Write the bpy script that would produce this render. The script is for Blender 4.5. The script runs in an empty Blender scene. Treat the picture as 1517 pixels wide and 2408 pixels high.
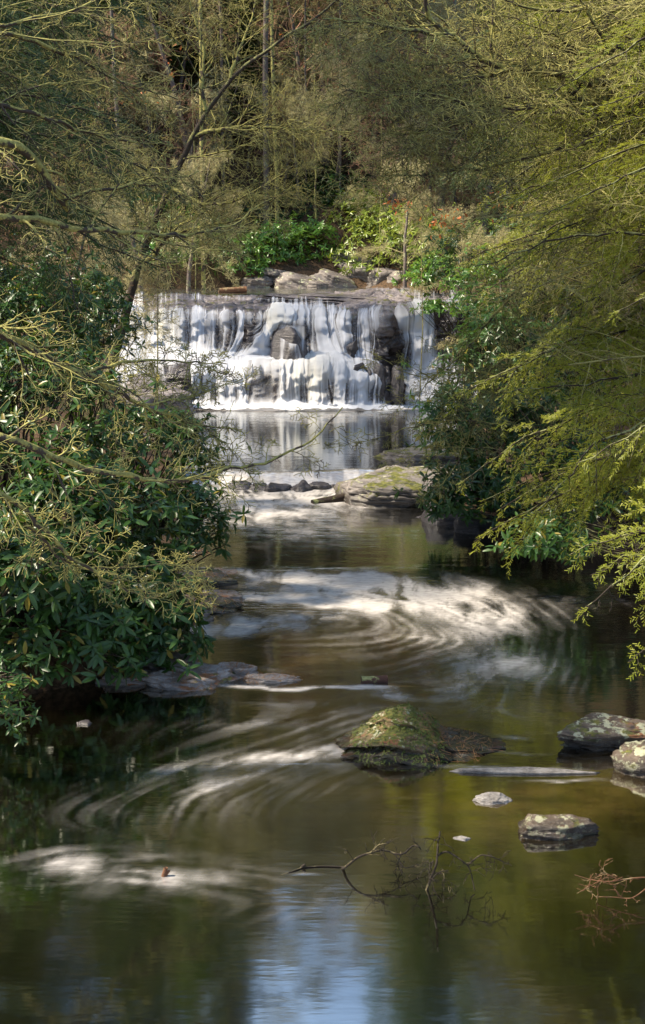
import bpy, math, random
import numpy as np
from mathutils import Matrix, Vector, Euler

# ------------------------------------------------------------------ camera, sky, sun, exposure
scene = bpy.context.scene
col = scene.collection
CAM_H = 5.0
F = 50.0 / 36.0 * 2408.0                      # focal length in units of a 1517 x 2408 plan sheet
PITCH = math.radians(10.24)
cam_d = bpy.data.cameras.new('camera')
cam_d.sensor_fit = 'VERTICAL'; cam_d.sensor_height = 36.0; cam_d.sensor_width = 36.0
cam_d.lens = 50.0; cam_d.clip_start = 0.1; cam_d.clip_end = 2000.0
cam = bpy.data.objects.new('camera', cam_d); col.objects.link(cam)
cam.location = (0, 0, CAM_H); cam.rotation_euler = (math.pi / 2 - PITCH, 0, 0)
scene.camera = cam

SUN_ELEV = math.radians(50)
SUN_DIR = np.array([-0.95, -0.08, 0.0]); SUN_DIR /= np.linalg.norm(SUN_DIR)      # horizontal heading of the sun
world = bpy.data.worlds.new('World'); scene.world = world; world.use_nodes = True
wn = world.node_tree; wn.nodes.clear()
sky = wn.nodes.new('ShaderNodeTexSky'); sky.sky_type = 'NISHITA'; sky.sun_disc = False
sky.sun_elevation = SUN_ELEV; sky.sun_rotation = math.atan2(SUN_DIR[0], SUN_DIR[1])
sky.air_density = 1.0; sky.dust_density = 0.4; sky.ozone_density = 2.5
tcw = wn.nodes.new('ShaderNodeTexCoord')
cn = wn.nodes.new('ShaderNodeTexNoise'); cn.noise_dimensions = '4D'; cn.inputs['W'].default_value = 8.5; cn.inputs['Scale'].default_value = 2.0; cn.inputs['Detail'].default_value = 6
wn.links.new(tcw.outputs['Generated'], cn.inputs['Vector'])
cr = wn.nodes.new('ShaderNodeMapRange'); cr.inputs[1].default_value = 0.44; cr.inputs[2].default_value = 0.78
cr.inputs[3].default_value = 0.0; cr.inputs[4].default_value = 0.75; cr.interpolation_type = 'SMOOTHSTEP'
wn.links.new(cn.outputs['Fac'], cr.inputs[0])
cm = wn.nodes.new('ShaderNodeMix'); cm.data_type = 'RGBA'; cm.inputs['B'].default_value = (15.5, 22.0, 32.0, 1)
wn.links.new(cr.outputs[0], cm.inputs['Factor']); wn.links.new(sky.outputs[0], cm.inputs['A'])
bg = wn.nodes.new('ShaderNodeBackground'); bg.inputs['Strength'].default_value = 0.068
wo = wn.nodes.new('ShaderNodeOutputWorld')
wn.links.new(cm.outputs['Result'], bg.inputs['Color']); wn.links.new(bg.outputs[0], wo.inputs['Surface'])

sun_d = bpy.data.lights.new('sun', 'SUN'); sun_d.energy = 5.0; sun_d.angle = math.radians(4); sun_d.color = (1.0, 0.88, 0.69)
sun = bpy.data.objects.new('sun', sun_d); col.objects.link(sun)
to_sun = Vector((SUN_DIR[0] * math.cos(SUN_ELEV), SUN_DIR[1] * math.cos(SUN_ELEV), math.sin(SUN_ELEV)))
sun.rotation_euler = to_sun.to_track_quat('Z', 'Y').to_euler()

vs = scene.view_settings
vs.view_transform = 'Standard'; vs.look = 'None'; vs.gamma = 1.0; vs.exposure = 1.25; vs.use_curve_mapping = False
scene.render.engine = 'CYCLES'
cy = scene.cycles
cy.use_denoising = True; cy.max_bounces = 7; cy.diffuse_bounces = 3; cy.glossy_bounces = 3
cy.transmission_bounces = 4; cy.transparent_max_bounces = 12
cy.sample_clamp_indirect = 6.0

# ------------------------------------------------------------------ plan helpers
_fw = np.array([0, math.cos(PITCH), -math.sin(PITCH)]); _up = np.array([0, math.sin(PITCH), math.cos(PITCH)]); _rt = np.array([1.0, 0, 0])
def ray(px, py):
    return _fw + _rt * ((px - 758.5) / F) + _up * ((1204 - py) / F)
def at(px, py, Y):
    r = ray(px, py); return r * (Y / r[1]) + np.array([0, 0, CAM_H])
def atz(px, py, z=0.0):
    r = ray(px, py); return r * ((z - CAM_H) / r[2]) + np.array([0, 0, CAM_H])

def sst(a, b, x):
    t = np.clip((x - a) / (b - a), 0, 1); return t * t * (3 - 2 * t)
def _hash(i, j, k, s):
    with np.errstate(over='ignore'):
        h = (i.astype(np.uint32) * np.uint32(374761393) + j.astype(np.uint32) * np.uint32(668265263) + k.astype(np.uint32) * np.uint32(2246822519) + np.uint32(s * 3266489917 & 0xffffffff))
        h = (h ^ (h >> np.uint32(13))) * np.uint32(1274126177)
        h = h ^ (h >> np.uint32(16))
    return h.astype(np.float64) / 4294967295.0
def vn3(x, y, z, s=0):
    x, y, z = np.broadcast_arrays(np.asarray(x, float), np.asarray(y, float), np.asarray(z, float))
    xi, yi, zi = np.floor(x).astype(np.int64), np.floor(y).astype(np.int64), np.floor(z).astype(np.int64)
    fx, fy, fz = x - xi, y - yi, z - zi
    fx, fy, fz = [f * f * (3 - 2 * f) for f in (fx, fy, fz)]
    r = 0
    for a in (0, 1):
        wx = fx if a else 1 - fx
        for b in (0, 1):
            wy = fy if b else 1 - fy
            for c in (0, 1):
                wz = fz if c else 1 - fz
                r = r + wx * wy * wz * _hash(xi + a, yi + b, zi + c, s)
    return r
def fbm(x, y, z, s=0, o=4, g=0.5):
    r = 0; a = 1.0; t = 0
    for k in range(o):
        r = r + a * vn3(np.asarray(x) * 2 ** k, np.asarray(y) * 2 ** k, np.asarray(z) * 2 ** k, s + k); t += a; a *= g
    return r / t

# ------------------------------------------------------------------ mesh helpers
def mesh_from(name, V, faces, smooth=True, attrs=None, mats=()):
    """faces: list of (n,k) int arrays (k = 3 or 4)."""
    me = bpy.data.meshes.new(name)
    V = np.asarray(V, dtype=np.float32)
    me.vertices.add(len(V)); me.vertices.foreach_set('co', V.ravel())
    faces = [np.asarray(f) for f in faces if len(f)]
    nl = sum(f.size for f in faces); npoly = sum(len(f) for f in faces)
    me.loops.add(nl); me.polygons.add(npoly)
    me.loops.foreach_set('vertex_index', np.concatenate([f.ravel() for f in faces]).astype(np.int32))
    tot = np.concatenate([np.full(len(f), f.shape[1]) for f in faces]); st = np.concatenate([[0], np.cumsum(tot)[:-1]])
    me.polygons.foreach_set('loop_start', st.astype(np.int32))
    if smooth: me.polygons.foreach_set('use_smooth', np.ones(npoly, dtype=bool))
    for k, a in (attrs or {}).items():
        at_ = me.attributes.new(k, 'FLOAT', 'POINT'); at_.data.foreach_set('value', np.asarray(a, np.float32).ravel())
    for m in mats: me.materials.append(m)
    me.update(calc_edges=True)
    return me

class MB:
    def __init__(s): s.V = []; s.Q = []; s.T = []; s.n = 0
    def add(s, V, Q=None, T=None):
        V = np.asarray(V, float).reshape(-1, 3)
        if Q is not None and len(Q): s.Q.append(np.asarray(Q) + s.n)
        if T is not None and len(T): s.T.append(np.asarray(T) + s.n)
        s.V.append(V); s.n += len(V)
    def scatter(s, tv, tq, tt, R, P):
        """R (N,3,3) columns are the local axes (scaled), P (N,3)"""
        N = len(P)
        if N == 0: return
        V = np.einsum('nij,vj->nvi', R, tv) + P[:, None, :]
        off = (np.arange(N) * len(tv))[:, None, None]
        s.add(V, (np.asarray(tq)[None] + off).reshape(-1, 4) if len(tq) else None, (np.asarray(tt)[None] + off).reshape(-1, 3) if len(tt) else None)
    def tube(s, P, r, k=4, cap=False):
        P = np.asarray(P, float); n = len(P); r = np.broadcast_to(np.asarray(r, float), (n,))
        t = np.gradient(P, axis=0); t /= np.linalg.norm(t, axis=1)[:, None] + 1e-9
        ref = np.array([0.0, 0.0, 1.0]) if abs(t[:, 2]).mean() < 0.8 else np.array([1.0, 0, 0])
        a = np.cross(t, ref); a /= np.linalg.norm(a, axis=1)[:, None] + 1e-9
        b = np.cross(a, t)
        an = np.arange(k) * 2 * math.pi / k
        ring = a[:, None, :] * np.cos(an)[None, :, None] + b[:, None, :] * np.sin(an)[None, :, None]
        V = P[:, None, :] + ring * r[:, None, None]
        i = np.arange(n - 1)[:, None] * k; j = np.arange(k)[None]; j2 = (j + 1) % k
        Q = np.stack([i + j, i + k + j, i + k + j2, i + j2], -1).reshape(-1, 4)
        V = V.reshape(-1, 3)
        if cap:
            V = np.vstack([V, P[0], P[-1]]); c0 = n * k
            T = [[c0, (q + 1) % k, q] for q in range(k)] + [[c0 + 1, (n - 1) * k + q, (n - 1) * k + (q + 1) % k] for q in range(k)]
            s.add(V, Q, np.array(T))
        else:
            s.add(V, Q)
    def mesh(s, name, mat, smooth=True, off=(0, 0, 0)):
        V = np.vstack(s.V) - np.asarray(off, float) if s.V else np.zeros((0, 3))
        F_ = []
        if s.Q: F_.append(np.vstack(s.Q))
        if s.T: F_.append(np.vstack(s.T))
        return mesh_from(name, V, F_, smooth, mats=[mat])

def link(name, data, loc=(0, 0, 0), parent=None, label=None, cat=None, group=None, kind=None, rot=None, scale=None):
    o = bpy.data.objects.new(name, data); col.objects.link(o)
    o.location = loc
    if rot is not None: o.rotation_euler = rot
    if scale is not None: o.scale = (scale,) * 3 if np.isscalar(scale) else scale
    if parent is not None: o.parent = parent
    if label: o['label'] = label
    if cat: o['category'] = cat
    if group: o['group'] = group
    if kind: o['kind'] = kind
    return o
def thing(name, label, cat, loc, group=None):
    o = link(name, None, tuple(float(v) for v in loc), None, label, cat, group)
    o.empty_display_size = 0.2
    return o

# ------------------------------------------------------------------ materials
class NT:
    def __init__(s, name):
        s.m = bpy.data.materials.new(name); s.m.use_nodes = True; s.t = s.m.node_tree; s.t.nodes.clear()
        s.out = s.n('ShaderNodeOutputMaterial'); s.co = s.n('ShaderNodeTexCoord').outputs
    def n(s, typ, **kw):
        nd = s.t.nodes.new(typ)
        for k, v in kw.items(): setattr(nd, k, v)
        return nd
    def set(s, sock, v):
        if isinstance(v, bpy.types.NodeSocket): s.t.links.new(v, sock)
        else: sock.default_value = (tuple(v) + (1.0,)) if isinstance(v, (tuple, list)) and len(v) == 3 and sock.type == 'RGBA' else v
    def noise(s, scale, detail=4, vec=None, stretch=None, rough=0.55, dist=0.0):
        nd = s.n('ShaderNodeTexNoise'); nd.inputs['Scale'].default_value = scale; nd.inputs['Detail'].default_value = detail
        nd.inputs['Roughness'].default_value = rough; nd.inputs['Distortion'].default_value = dist
        v = vec if vec is not None else s.co['Object']
        if stretch:
            mp = s.n('ShaderNodeMapping'); mp.inputs['Scale'].default_value = stretch; s.t.links.new(v, mp.inputs['Vector']); v = mp.outputs[0]
        s.t.links.new(v, nd.inputs['Vector'])
        return nd.outputs['Fac']
    def ramp(s, v, a, b, c=0.0, d=1.0):
        nd = s.n('ShaderNodeMapRange'); nd.interpolation_type = 'SMOOTHSTEP'
        for i, q in enumerate((v, a, b, c, d)): s.set(nd.inputs[i], q)
        return nd.outputs[0]
    def mix(s, f, a, b):
        nd = s.n('ShaderNodeMix'); nd.data_type = 'RGBA'
        s.set(nd.inputs['Factor'], f); s.set(nd.inputs['A'], a); s.set(nd.inputs['B'], b)
        return nd.outputs['Result']
    def math(s, op, a, b=0.0):
        nd = s.n('ShaderNodeMath'); nd.operation = op; s.set(nd.inputs[0], a); s.set(nd.inputs[1], b)
        return nd.outputs[0]
    def attr(s, name):
        nd = s.n('ShaderNodeAttribute'); nd.attribute_name = name; return nd.outputs['Fac']
    def bump(s, h, strength, dist=0.02):
        nd = s.n('ShaderNodeBump'); nd.inputs['Strength'].default_value = strength; nd.inputs['Distance'].default_value = dist
        s.t.links.new(h, nd.inputs['Height']); return nd.outputs[0]
    def bsdf(s, color, rough=0.6, spec=0.5, normal=None, **kw):
        nd = s.n('ShaderNodeBsdfPrincipled'); s.set(nd.inputs['Base Color'], color); s.set(nd.inputs['Roughness'], rough)
        s.set(nd.inputs['Specular IOR Level'], spec)
        if normal is not None: s.t.links.new(normal, nd.inputs['Normal'])
        for k, v in kw.items(): s.set(nd.inputs[k], v)
        return nd.outputs[0]
    def mixs(s, f, a, b):
        nd = s.n('ShaderNodeMixShader'); s.set(nd.inputs[0], f); s.t.links.new(a, nd.inputs[1]); s.t.links.new(b, nd.inputs[2]); return nd.outputs[0]
    def done(s, sh): s.t.links.new(sh, s.out.inputs['Surface']); return s.m

def leaf_mat(name, c1, c2, trans, rough=0.35, tf=0.3, scale=2.0, spec=0.5, aged=False):
    t = NT(name)
    g = t.n('ShaderNodeNewGeometry')
    rnd = g.outputs['Random Per Island']
    oi = t.n('ShaderNodeObjectInfo').outputs['Random']
    f = t.math('FRACT', t.math('ADD', rnd, oi))
    n = t.noise(scale, 3, g.outputs['Position'])
    f = t.math('ADD', t.math('MULTIPLY', f, 0.6), t.math('MULTIPLY', t.ramp(n, 0.3, 0.7), 0.4))
    c = t.mix(f, c1, c2)
    if aged: c = t.mix(t.ramp(t.math('FRACT', t.math('MULTIPLY', t.math('ADD', rnd, oi), 7.31)), 0.93, 0.96, 0.0, 0.85), c, (0.22, 0.17, 0.03))
    b = t.bsdf(c, rough, spec)
    tr = t.n('ShaderNodeBsdfTranslucent'); t.set(tr.inputs['Color'], trans)
    return t.done(t.mixs(tf, b, tr.outputs[0]))

def bark_mat(name, bark, bark2, lichen, amount=0.5, scale=6.0):
    t = NT(name)
    g = t.n('ShaderNodeNewGeometry')
    pos = g.outputs['Position']
    n = t.noise(scale, 5, pos, rough=0.65); n2 = t.noise(scale * 5, 3, pos)
    base = t.mix(n2, bark, bark2)
    sep = t.n('ShaderNodeSeparateXYZ'); t.t.links.new(g.outputs['Normal'], sep.inputs[0])
    up = t.math('MULTIPLY', sep.outputs['Z'], 0.10)
    m = t.ramp(t.math('ADD', n, up), 0.62 - 0.25 * amount, 0.70 - 0.25 * amount)
    c = t.mix(m, base, t.mix(t.ramp(n2, 0.35, 0.65), lichen, tuple(v * 0.6 for v in lichen)))
    return t.done(t.bsdf(c, 0.85, 0.25, t.bump(n2, 0.5, 0.01)))

M = {}
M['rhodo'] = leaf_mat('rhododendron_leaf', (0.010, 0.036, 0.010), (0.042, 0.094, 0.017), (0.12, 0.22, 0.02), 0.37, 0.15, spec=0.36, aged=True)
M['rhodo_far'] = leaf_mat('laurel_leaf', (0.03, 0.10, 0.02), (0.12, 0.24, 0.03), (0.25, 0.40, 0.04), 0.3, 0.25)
M['laurel'] = leaf_mat('yellow_laurel_leaf', (0.10, 0.17, 0.02), (0.25, 0.30, 0.04), (0.40, 0.48, 0.05), 0.35, 0.3)
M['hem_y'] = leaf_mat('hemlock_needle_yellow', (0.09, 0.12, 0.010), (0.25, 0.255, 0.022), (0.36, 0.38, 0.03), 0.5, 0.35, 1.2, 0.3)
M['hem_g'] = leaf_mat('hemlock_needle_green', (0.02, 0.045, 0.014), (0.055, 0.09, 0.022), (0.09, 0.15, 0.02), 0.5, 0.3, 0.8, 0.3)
M['lichen'] = leaf_mat('lichen_tuft', (0.34, 0.30, 0.14), (0.52, 0.46, 0.25), (0.34, 0.34, 0.18), 0.9, 0.25, 0.8, 0.1)
M['dead_leaf'] = leaf_mat('dead_oak_leaf', (0.32, 0.08, 0.02), (0.5, 0.15, 0.035), (0.6, 0.2, 0.04), 0.6, 0.3)
M['needle_litter'] = leaf_mat('fallen_needle', (0.20, 0.08, 0.025), (0.36, 0.18, 0.06), (0.3, 0.1, 0.03), 0.7, 0.1)
M['moss'] = leaf_mat('moss_tuft', (0.05, 0.075, 0.012), (0.13, 0.15, 0.025), (0.16, 0.2, 0.03), 0.8, 0.2)
M['bark_lichen'] = bark_mat('lichened_bark', (0.035, 0.026, 0.02), (0.085, 0.065, 0.05), (0.36, 0.33, 0.10), 0.70)
M['bark_twig'] = bark_mat('lichened_twig', (0.055, 0.042, 0.03), (0.13, 0.10, 0.07), (0.34, 0.31, 0.11), 0.9, 4.0)
M['bark_hem'] = bark_mat('hemlock_bark', (0.022, 0.016, 0.012), (0.055, 0.042, 0.03), (0.27, 0.28, 0.12), 0.35, 5.0)
M['bark_dark'] = bark_mat('dark_bark', (0.016, 0.012, 0.010), (0.05, 0.034, 0.026), (0.20, 0.21, 0.09), 0.25)
M['bark_lean'] = bark_mat('leaning_bark', (0.03, 0.022, 0.017), (0.075, 0.058, 0.042), (0.27, 0.26, 0.10), 0.42, 3.0)
M['bark_red'] = bark_mat('red_brown_bark', (0.05, 0.022, 0.016), (0.10, 0.05, 0.036), (0.30, 0.29, 0.12), 0.2)
M['bark_far'] = bark_mat('grey_trunk_bark', (0.075, 0.058, 0.055), (0.14, 0.11, 0.10), (0.24, 0.24, 0.15), 0.35, 3.0)
M['twig_far'] = bark_mat('far_twig', (0.17, 0.125, 0.08), (0.28, 0.21, 0.14), (0.40, 0.36, 0.17), 0.9, 1.0)
M['twig_brown'] = bark_mat('brown_twig', (0.21, 0.11, 0.07), (0.36, 0.20, 0.13), (0.38, 0.31, 0.15), 0.3, 1.0)
M['stick'] = bark_mat('wet_stick', (0.010, 0.008, 0.006), (0.03, 0.022, 0.015), (0.12, 0.10, 0.05), 0.05, 9.0)
M['stick_red'] = bark_mat('russet_stick', (0.075, 0.034, 0.018), (0.16, 0.078, 0.040), (0.26, 0.19, 0.10), 0.2, 9.0)

def rock_mat(name, c1, c2, c3, moss=0.0, lichen=0.0, needle=0.0, wet=0.0, rough=0.62, scale=2.5, soaked=False):
    t = NT(name)
    ob = t.co['Object']; g = t.n('ShaderNodeNewGeometry')
    n1 = t.noise(scale, 8, ob, (1, 1, 3.0), 0.65); n2 = t.noise(scale * 6, 6, ob, (1, 1, 2.5), 0.7); n3 = t.noise(scale * 0.7, 3, ob)
    c = t.mix(t.ramp(n1, 0.32, 0.68), c1, c2); c = t.mix(t.ramp(n2, 0.52, 0.72, 0, 0.8), c, c3)
    strat = t.noise(scale * 2.2, 5, ob, (0.5, 0.5, 9.0), 0.6, 0.4)
    c = t.mix(t.ramp(strat, 0.60, 0.68, 0, 0.7), c, tuple(v * 0.3 for v in c1))
    sep = t.n('ShaderNodeSeparateXYZ'); t.t.links.new(g.outputs['Normal'], sep.inputs[0]); nz = sep.outputs['Z']
    if needle:
        m = t.ramp(t.math('ADD', n3, t.math('MULTIPLY', nz, 0.12)), 0.70 - 0.3 * needle, 0.80 - 0.3 * needle)
        c = t.mix(m, c, t.mix(n2, (0.16, 0.055, 0.02), (0.28, 0.12, 0.045)))
    if lichen:
        nl = t.noise(scale * 2.4, 6, ob, None, 0.7)
        m = t.ramp(t.math('ADD', nl, t.math('MULTIPLY', nz, 0.05)), 0.66 - 0.2 * lichen, 0.69 - 0.2 * lichen)
        c = t.mix(m, c, t.mix(n2, (0.42, 0.42, 0.33), (0.30, 0.30, 0.15)))
    if moss:
        nm = t.noise(scale * 1.5, 6, ob, None, 0.7)
        m = t.ramp(t.math('ADD', nm, t.math('MULTIPLY', nz, 0.10)), 0.70 - 0.3 * moss, 0.76 - 0.3 * moss)
        c = t.mix(m, c, t.mix(t.ramp(n2, 0.35, 0.65), (0.035, 0.042, 0.008), (0.15, 0.145, 0.02)))
    r = rough
    if wet:
        sp = t.n('ShaderNodeSeparateXYZ'); t.t.links.new(g.outputs['Position'], sp.inputs[0])
        wl = t.math('ADD', sp.outputs['Z'], t.math('MULTIPLY', n1, -0.12))
        wm = t.ramp(wl, 0.0, wet, 1.0, 0.0)                    # the soaked band just above the waterline
        c = t.mix(t.math('MULTIPLY', wm, 0.8), c, (0.02, 0.016, 0.012)); r = t.ramp(wl, 0.0, wet, 0.15, rough)
    if soaked:                                             # rock that water runs over all day
        wa = t.attr('wetness'); c = t.mix(t.math('MULTIPLY', wa, 0.8), c, (0.022, 0.019, 0.022)); r = t.ramp(wa, 0.0, 1.0, rough, 0.25)
    h = t.math('ADD', t.math('MULTIPLY', strat, 1.2), n2)
    return t.done(t.bsdf(c, r, 0.5, t.bump(h, 0.75, 0.03)))

M['rock_ledge'] = rock_mat('wet_slate_rock', (0.085, 0.072, 0.075), (0.25, 0.215, 0.215), (0.40, 0.355, 0.345), moss=0.18, rough=0.42, scale=1.4)
M['rock_face'] = rock_mat('streaming_slate_rock', (0.085, 0.072, 0.075), (0.25, 0.215, 0.215), (0.40, 0.355, 0.345), moss=0.18, rough=0.42, scale=1.4, soaked=True)
M['rock_dark'] = rock_mat('dark_wet_rock', (0.025, 0.022, 0.024), (0.075, 0.066, 0.07), (0.14, 0.12, 0.125), moss=0.1, rough=0.3, scale=1.6)
M['rock_flat'] = rock_mat('pale_slab_rock', (0.09, 0.078, 0.072), (0.21, 0.185, 0.172), (0.30, 0.27, 0.255), moss=0.42, lichen=0.08, wet=0.34, scale=1.8)
M['rock_moss'] = rock_mat('mossy_rock', (0.07, 0.048, 0.022), (0.20, 0.14, 0.06), (0.32, 0.26, 0.16), moss=0.48, lichen=0.32, needle=0.45, wet=0.16, scale=3.5, rough=0.8)
M['rock_lichen'] = rock_mat('lichen_spotted_rock', (0.05, 0.036, 0.024), (0.14, 0.10, 0.07), (0.28, 0.24, 0.2), moss=0.28, lichen=0.50, needle=0.3, wet=0.13, scale=3.0)
M['rock_bank'] = rock_mat('needle_strewn_rock', (0.13, 0.11, 0.10), (0.36, 0.32, 0.30), (0.50, 0.46, 0.43), moss=0.15, needle=0.26, scale=3.0, rough=0.28)
M['rock_pale'] = rock_mat('sunlit_pale_rock', (0.11, 0.10, 0.095), (0.30, 0.28, 0.265), (0.44, 0.415, 0.40), scale=7.0)
M['rock_far'] = rock_mat('far_bank_rock', (0.08, 0.065, 0.06), (0.20, 0.17, 0.155), (0.30, 0.27, 0.235), moss=0.2, lichen=0.3, scale=1.1)

def soil_mat():
    t = NT('leaf_litter'); pos = t.n('ShaderNodeNewGeometry').outputs['Position']
    n1 = t.noise(0.8, 6, pos); n2 = t.noise(14, 6, pos, None, 0.7); n3 = t.noise(0.25, 3, pos)
    c = t.mix(t.ramp(n2, 0.35, 0.65), (0.035, 0.024, 0.015), (0.12, 0.075, 0.045))
    c = t.mix(t.ramp(n1, 0.5, 0.7, 0, 0.7), c, (0.05, 0.035, 0.025)); c = t.mix(t.ramp(n3, 0.55, 0.7, 0, 0.5), c, (0.06, 0.07, 0.02))
    return t.done(t.bsdf(c, 0.95, 0.15, t.bump(n2, 0.9, 0.05)))
M['soil'] = soil_mat()

def water_mat(name, deep, foamcol=(0.60, 0.565, 0.54), rough=0.065):
    t = NT(name); pos = t.n('ShaderNodeNewGeometry').outputs['Position']
    foam = t.attr('foam'); shal = t.attr('shallow'); chop = t.attr('chop')
    nb = t.noise(1.6, 6, pos, (1.0, 1.6, 1), 0.6)
    bed = t.mix(t.ramp(nb, 0.35, 0.65), (0.016, 0.0105, 0.003), (0.055, 0.036, 0.010))
    c = t.mix(shal, deep, bed)
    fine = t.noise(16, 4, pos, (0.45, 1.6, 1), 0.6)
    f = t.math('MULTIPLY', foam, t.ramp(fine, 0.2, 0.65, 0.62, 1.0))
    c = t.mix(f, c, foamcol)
    rip = t.noise(2.4, 3, pos, (0.55, 1.7, 1), 0.5); rip2 = t.noise(9, 2, pos, (0.5, 2.2, 1), 0.5)
    h = t.math('ADD', t.math('MULTIPLY', rip, t.math('ADD', chop, 0.05)), t.math('MULTIPLY', rip2, t.math('MULTIPLY', chop, 0.35)))
    nrm = t.bump(h, 0.26, 0.06)
    dif = t.n('ShaderNodeBsdfDiffuse'); t.set(dif.inputs['Color'], c); t.t.links.new(nrm, dif.inputs['Normal'])
    gl = t.n('ShaderNodeBsdfGlossy'); t.set(gl.inputs['Color'], (0.94, 0.95, 0.93)); t.set(gl.inputs['Roughness'], rough); t.t.links.new(nrm, gl.inputs['Normal'])
    fr = t.n('ShaderNodeFresnel'); fr.inputs['IOR'].default_value = 1.45; t.t.links.new(nrm, fr.inputs['Normal'])
    k = t.math('ADD', t.math('MULTIPLY', fr.outputs[0], 0.6), 0.42)
    k = t.math('MULTIPLY', k, t.math('SUBTRACT', 1.0, t.math('MULTIPLY', f, 0.8)))
    return t.done(t.mixs(k, dif.outputs[0], gl.outputs[0]))
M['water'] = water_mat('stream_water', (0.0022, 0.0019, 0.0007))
M['water_top'] = water_mat('upper_stream_water', (0.07, 0.062, 0.045), rough=0.15)

def veil_mat():
    t = NT('falling_water'); cov = t.attr('cover'); cream = t.attr('cream')
    c = t.mix(cream, (0.84, 0.85, 0.90), (0.86, 0.82, 0.68))
    g = t.n('ShaderNodeNewGeometry')
    v1 = t.n('ShaderNodeVectorMath'); v1.operation = 'SCALE'; t.t.links.new(g.outputs['Normal'], v1.inputs[0]); v1.inputs['Scale'].default_value = 0.30
    v2 = t.n('ShaderNodeVectorMath'); v2.operation = 'ADD'; t.t.links.new(v1.outputs[0], v2.inputs[0]); v2.inputs[1].default_value = (-0.12, -0.50, 0.55)
    v3 = t.n('ShaderNodeVectorMath'); v3.operation = 'NORMALIZE'; t.t.links.new(v2.outputs[0], v3.inputs[0])
    df = t.n('ShaderNodeBsdfDiffuse'); t.set(df.inputs['Color'], c); t.t.links.new(v3.outputs[0], df.inputs['Normal']); d = df.outputs[0]
    tl = t.n('ShaderNodeBsdfTranslucent'); t.set(tl.inputs['Color'], c)
    s_ = t.mixs(0.3, d, tl.outputs[0])
    tp = t.n('ShaderNodeBsdfTransparent')
    return t.done(t.mixs(cov, tp.outputs[0], s_))
M['veil'] = veil_mat()

# ------------------------------------------------------------------ the lie of the land
LEFT_PX = [(-330, 2408), (-300, 2000), (-220, 1770), (-60, 1660), (150, 1612), (330, 1590), (380, 1520), (410, 1440), (440, 1380), (430, 1310), (440, 1240), (460, 1160), (460, 1100), (420, 1000)]
RIGHT_PX = [(2300, 2408), (2000, 2000), (1760, 1700), (1640, 1500), (1580, 1380), (1420, 1318), (1230, 1275), (1090, 1240), (1060, 1180), (1080, 1100), (1090, 1000)]
_l = np.array([atz(*p)[:2] for p in LEFT_PX]); _r = np.array([atz(*p)[:2] for p in RIGHT_PX])
LY = np.concatenate([[-30], _l[:, 1], [43.5, 46, 50, 52, 59, 60.5]]); LX = np.concatenate([[-5], _l[:, 0], [-5.9, -6.4, -7, -16, -16, 2]])
RY = np.concatenate([[-30], _r[:, 1], [43.5, 46, 50, 55, 60.5]]); RX = np.concatenate([[6], _r[:, 0], [4.9, 5.2, 5.4, 5.2, 2]])
def ground_z(x, y):
    x = np.asarray(x, float); y = np.asarray(y, float)
    d = np.maximum(np.interp(y, LY, LX) - x, x - np.interp(y, RY, RX))
    d = np.where(y > 60.5, np.maximum(d, y - 60.5), d)
    base = 3.75 * np.where(d > 0.6, sst(42.5, 47, y), sst(46.0, 49.0, y))
    hill = 0.40 * np.clip(y - 61, 0, 80) + 0.10 * np.clip(y - 141, 0, 200)
    n = fbm(x * 0.35, y * 0.35, 0 * x, 5, 3) - 0.5
    d1 = np.maximum(d, 0)
    side = 0.30 * sst(-0.1, 0.45, d) + 0.22 * d1 + 0.22 * np.maximum(d1 - 5, 0)
    side = np.where(side > 16, 16 + (side - 16) * 0.3, side)
    z = base + np.maximum(side, 0) + hill * 0.92 + n * np.clip(d1, 0, 1.2) * 0.8
    bed = base - 0.55 * sst(0.0, 1.2, -d)
    return np.where(d > -0.1, z, bed - 0.06)

def grid_mesh(name, X, Yv, Z, mats, attrs=None):
    nx, ny = len(X), len(Yv)
    XX, YY = np.meshgrid(X, Yv)
    V = np.stack([XX, YY, Z], -1).reshape(-1, 3)
    i = np.arange(ny - 1)[:, None] * nx + np.arange(nx - 1)[None]
    Q = np.stack([i, i + 1, i + nx + 1, i + nx], -1).reshape(-1, 4)
    return mesh_from(name, V, [Q], True, attrs, mats)
gx = np.concatenate([np.linspace(-130, -18, 36)[:-1], np.linspace(-18, -7, 30)[:-1], np.linspace(-7, 7, 71), np.linspace(7, 18, 30)[1:], np.linspace(18, 130, 36)[1:]])
gy = np.concatenate([np.linspace(-60, 5, 20)[:-1], np.linspace(5, 64, 200), np.linspace(64, 110, 60)[1:], np.linspace(110, 330, 40)[1:]])
GX, GY = np.meshgrid(gx, gy)
link('terrain', grid_mesh('terrain', gx, gy, ground_z(GX, GY), [M['soil']]), kind='structure')

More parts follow.
